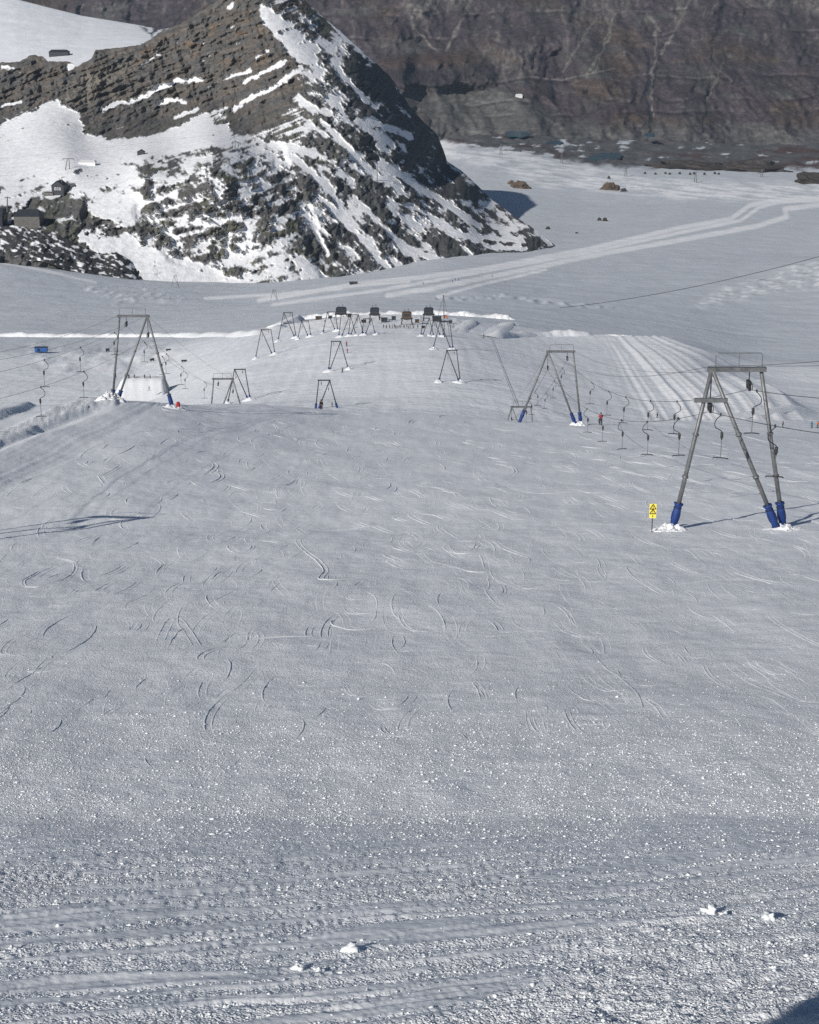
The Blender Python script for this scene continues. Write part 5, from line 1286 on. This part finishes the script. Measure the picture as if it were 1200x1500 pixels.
boulder(845, 342, 4, 2, 'flat dark stone on the glacier beyond the mountain toe', 'boulder_dark', 8)
for k_ in range(10):
    boulder(945 + k_ * 12 + (k_ % 3) * 3, 255 + (k_ % 2), 4, 3, 'small dark stone in the row along the glacier edge', 'boulder_dark', 20 + k_, group='row of stones along the glacier edge')
boulder(1190, 268, 60, 14, 'snow-dusted dark outcrop at the end of the groomed strips', 'boulder_dark', 40)
boulder(1100, 250, 110, 13, 'reddish moraine mound beyond the glacier', 'moraine', 41)
boulder(1010, 246, 120, 9, 'low grey rubble mound behind the row of stones', 'moraine', 42)

def near_pt(px, D):
    """bilinear look-up on the displaced slope mesh"""
    c = np.interp(px, NEARPX, np.arange(len(NEARPX))); r = np.interp(D, NEARD, np.arange(len(NEARD)))
    c0_, r0_ = np.clip(c.astype(int), 0, len(NEARPX) - 2), np.clip(r.astype(int), 0, len(NEARD) - 2); fc_, fr_ = (c - c0_)[:, None], (r - r0_)[:, None]
    return NEARW[r0_, c0_] * (1 - fc_) * (1 - fr_) + NEARW[r0_, c0_ + 1] * fc_ * (1 - fr_) + NEARW[r0_ + 1, c0_] * (1 - fc_) * fr_ + NEARW[r0_ + 1, c0_ + 1] * fc_ * fr_
# ================================================================== SKI TRACKS (thin berms thrown up by edges)
LANE = [(245, 585), (180, 585), (110, 585), (-300, 585), (-300, 900), (-200, 860), (0, 722), (120, 662), (222, 604)]
def ski_tracks():
    vs, fs, o = [], [], 0
    for x, d, dep in TRACKS:
        px = 600 + F * x / d
        ok = ~inside(px, gpy(px, d), LANE) & (px > -60) & (px < 1260) & (d > 12) & (d < 238) & (dep > 0.002)
        if ok.sum() < 6: continue
        cut = np.split(np.arange(len(d)), np.where(np.diff(ok.astype(int)) != 0)[0] + 1)
        for ix in cut:
            if len(ix) < 6 or not ok[ix[0]]: continue
            p = near_pt(px[ix], d[ix]); L = np.concatenate([[0], np.cumsum(np.linalg.norm(np.diff(p, axis=0), axis=1))])
            step = 0.10 + 0.0035 * d[ix].mean(); n = max(5, int(L[-1] / step))
            q = np.linspace(0, L[-1], n); pxs = np.interp(q, L, px[ix]); ds = np.interp(q, L, d[ix]); dp = np.interp(q, L, dep[ix])
            p = near_pt(pxs, ds); tg = np.gradient(p[:, :2], axis=0); tg /= np.linalg.norm(tg, axis=1)[:, None] + 1e-9
            nr = np.stack([-tg[:, 1], tg[:, 0]], -1)
            tp = np.minimum(1, np.minimum(np.arange(n), np.arange(n)[::-1]) / 4.0)
            jit = 1 + 0.45 * perlin(q * 1.7 + o, q * 0 + o, 3)
            h = np.clip(dp * 0.8, 0, 0.026 + 0.0003 * ds) * tp * jit + 0.001; wd = (0.024 + 0.00035 * ds) * (0.6 + 0.4 * tp) * jit
            for k, (sg, hh) in enumerate(((-1, 0), (-0.15, 1), (1, 0))):
                pxk = 600 + F * (p[:, 0] + nr[:, 0] * wd * sg) / ds
                e = p.copy(); e[:, :2] += nr * (wd * sg)[:, None]; e[:, 2] += hh * h - (1 - hh) * 0.015; vs.append(e)
            i = np.arange(n - 1)
            for k in range(2):
                fs.append(np.stack([o + k * n + i, o + (k + 1) * n + i, o + (k + 1) * n + i + 1, o + k * n + i + 1], -1))
            o += 3 * n
    V, Q = np.concatenate(vs), np.concatenate(fs)
    me = bpy.data.meshes.new('ski_tracks'); me.vertices.add(len(V)); me.vertices.foreach_set('co', V.astype(np.float32).ravel())
    me.loops.add(Q.size); me.loops.foreach_set('vertex_index', Q.astype(np.int32).ravel()); me.polygons.add(len(Q)); me.polygons.foreach_set('loop_start', np.arange(0, Q.size, 4, dtype=np.int32)); me.update(calc_edges=True)
    me.materials.append(M['clod']); ob = bpy.data.objects.new('ski_tracks', me); COL.objects.link(ob)
    ob['kind'] = 'stuff'; ob['label'] = 'criss-cross of fine curved ski tracks scored into the near slope'; ob['category'] = 'ski tracks'
ski_tracks()

# ================================================================== SNOW CLODS
oct_v = np.array([(1, 0, 0), (-1, 0, 0), (0, 1, 0), (0, -1, 0), (0, 0, 1), (0, 0, -1)], float)
oct_f = np.array([(0, 2, 4), (2, 1, 4), (1, 3, 4), (3, 0, 4), (2, 0, 5), (1, 2, 5), (3, 1, 5), (0, 3, 5)])
NEARG = gran
def clods(n, pylo, pyhi, med, sig, cap, seed, power=1.3):
    r = np.random.default_rng(seed)
    k = n * 4
    px = r.uniform(-80, 1280, k); py = pylo + (pyhi - pylo) * r.uniform(0, 1, k)
    Dg = np.exp(np.linspace(math.log(9), math.log(235), 4000)); yg = gpy(np.full(4000, 500.), Dg)
    D = np.interp(py, yg[::-1], Dg[::-1])
    ci = np.clip(np.searchsorted(NEARPX, px), 0, len(NEARPX) - 1); ri = np.clip(np.searchsorted(NEARD, D), 0, len(NEARD) - 1)
    xx, yy = (px - 600) / F * D, D
    clump = sstep(-0.25, 0.35, fbm(xx / 1.1, yy / 1.6, 3, 401) + 0.3 * fbm(xx / 0.25, yy / 0.4, 2, 405))
    uu, vv = xx * .984 + yy * .1, yy - .42 * xx
    clump = np.where(D < 30, sstep(-0.05, 0.3, fbm(uu / 2.2, vv / 0.3, 3, 409)), clump)
    fade = sstep(pylo, pylo + 200, py)
    keep = r.uniform(0, 1, k) < np.clip(NEARG[ri, ci], 0.03, 1) ** power * (0.35 + 0.65 * clump) * fade
    px, D = px[keep][:n], D[keep][:n]; n = len(px)
    p = near_pt(px, D)
    sc_d = (D / 20) ** 0.7
    rad = np.minimum(med * np.exp(sig * r.standard_normal(n)), cap) * sc_d
    V = oct_v[None] * (1 + 0.4 * r.uniform(-1, 1, (n, 6, 1))) + r.uniform(-.25, .25, (n, 6, 3))
    a = r.uniform(0, 6.28, n); ca_, sa_ = np.cos(a)[:, None], np.sin(a)[:, None]
    V = V * np.stack([r.uniform(.8, 1.6, n), r.uniform(.7, 1.1, n), r.uniform(.45, .85, n)], -1)[:, None]
    V = np.stack([V[..., 0] * ca_ - V[..., 1] * sa_, V[..., 0] * sa_ + V[..., 1] * ca_, V[..., 2]], -1)
    return V * rad[:, None, None] + p[:, None] + np.array((0, 0, 0.15)) * rad[:, None, None]
V = np.concatenate([clods(42000, 960, 1600, 0.0085, .42, .03, 1), clods(1700, 1100, 1620, 0.019, .3, .04, 2, 0.9)], 0); n_ = len(V)
Ff = (oct_f[None] + (np.arange(n_) * 6)[:, None, None]).reshape(-1, 3)
me = bpy.data.meshes.new('snow_clods'); V = V.reshape(-1, 3)
me.vertices.add(len(V)); me.vertices.foreach_set('co', V.astype(np.float32).ravel())
me.loops.add(Ff.size); me.loops.foreach_set('vertex_index', Ff.astype(np.int32).ravel())
me.polygons.add(len(Ff)); me.polygons.foreach_set('loop_start', np.arange(0, Ff.size, 3, dtype=np.int32)); me.update(calc_edges=True)
me.materials.append(M['clod']); oc = bpy.data.objects.new('snow_clods', me); COL.objects.link(oc)
oc['kind'] = 'stuff'; oc['label'] = 'loose frozen snow clods and crumbs strewn over the near slope'; oc['category'] = 'snow clods'
# a few larger chunks one can pick out
def chunk(px, py, wpx, label, seed):
    D = Dof(px, py, 8, 60); q = near_pt(np.array([float(px)]), np.array([D]))[0]; r = wpx * D / F / 2 * .72
    R2_ = np.random.default_rng(seed); n, m = 14, 8; vs = []
    for j in range(m + 1):
        th = math.pi * j / m
        for i in range(n):
            a = 2 * math.pi * i / n; d = (math.cos(a) * math.sin(th), math.sin(a) * math.sin(th), math.cos(th))
            f = 1 + .8 * float(fbm(np.array([d[0] * 1.4 + seed]), np.array([d[1] * 1.4 + d[2] * 1.7]), 3, 4)[0]) * 2
            vs.append((q[0] + d[0] * r * f, q[1] + d[1] * r * f, q[2] + r * .1 + d[2] * r * f * .62))
    fs = [(j * n + i, (j + 1) * n + i, (j + 1) * n + (i + 1) % n, j * n + (i + 1) % n) for j in range(m) for i in range(n)]
    mb = MB(); mb.add(vs, fs); o = mb.build('snow_chunk', 'clod', origin=q, smooth=True); tag(o, label, 'snow chunk')
chunk(437, 1421, 26, 'bright rounded snow chunk with a flat block beside it on the foreground snow', 1)
chunk(468, 1424, 20, 'flat snow block in the shadow of the bright rounded chunk', 2)
chunk(515, 1396, 34, 'long low white snow lump up the slope from the rounded chunk', 3)
chunk(18, 1394, 17, 'white snow chunk alone on the streaked snow near the groomed bands', 4)
chunk(1040, 1340, 30, 'pale snow lump on the edge of the churned snow', 5)
chunk(1125, 1350, 32, 'broad pale lump next along the edge of the churned snow', 6)
chunk(1133, 1423, 16, 'round snowball-like chunk in the churned snow', 7)
chunk(1060, 1342, 20, 'pointed snow lump beside the pale one at the churned edge', 8)

# ================================================================== UNSEEN TERRACE under the camera, added so its corner shadow falls on the slope
def terrace():
    zt = CAMZ - 1.65
    A = Vector((-5.4, 1.87, zt)); e = Vector((.5, .866, 0)); n = Vector((.866, -.5, 0))
    t = thing('shadow_terrace', 'unseen timber terrace on posts, added to cast the corner shadow', 'terrace', (A.x, A.y, zt))
    R_ = Matrix((n, e, Vector((0, 0, 1)))).transposed()
    for i in range(40):
        MB().box(A + n * 4.5 + e * (1.8 - (i + .5) * .25) + Vector((0, 0, -.03)), (9, .24, .06), R=R_).build('plank', 'wood', t)
    for k in range(5):
        MB().box(A + n * (.2 + 2.15 * k) - e * 3.2 + Vector((0, 0, -.2)), (.2, 10, .25), R=R_).build('joist', 'wood', t)
        for f in (1.4, -7.8):
            c = A + n * (.2 + 2.15 * k) + e * f; zz = gz(c.x, max(c.y, 2.5)) - 1
            MB().box((c.x, c.y, (zt - .3 + zz) / 2), (.24, .24, zt - .3 - zz)).build('post', 'wood', t)
terrace()

# ================================================================== HAZE: the air between here and the far mountainside
def haze():
    lo = np.array([1e9] * 3); hi = -lo
    for o in SC.objects:
        if o.type == 'MESH' and o.get('kind') == 'structure':
            b_ = np.array([o.matrix_basis @ Vector(q) for q in o.bound_box]); lo = np.minimum(lo, b_.min(0)); hi = np.maximum(hi, b_.max(0))
    lo = np.minimum(lo, (-700, -40, 0)) - 60; hi = np.maximum(hi, (0, 0, CAMZ + 40)) + 60; lo[2] = max(lo[2], lo[2])
    mb = MB(); mb.box((lo + hi) / 2, hi - lo)
    m = bpy.data.materials.new('haze_air'); m.use_nodes = True; n = m.node_tree; n.nodes.clear()
    out = n.nodes.new('ShaderNodeOutputMaterial'); v = n.nodes.new('ShaderNodeVolumePrincipled')
    v.inputs['Color'].default_value = (0.60, 0.78, 1.0, 1); v.inputs['Density'].default_value = HAZE; v.inputs['Anisotropy'].default_value = 0.1
    n.links.new(v.outputs[0], out.inputs['Volume'])
    o = mb.build('haze', m); o['kind'] = 'stuff'; o['label'] = 'thin blue mountain haze filling the valley air'; o['category'] = 'haze'
HAZE = 0.000022
haze()
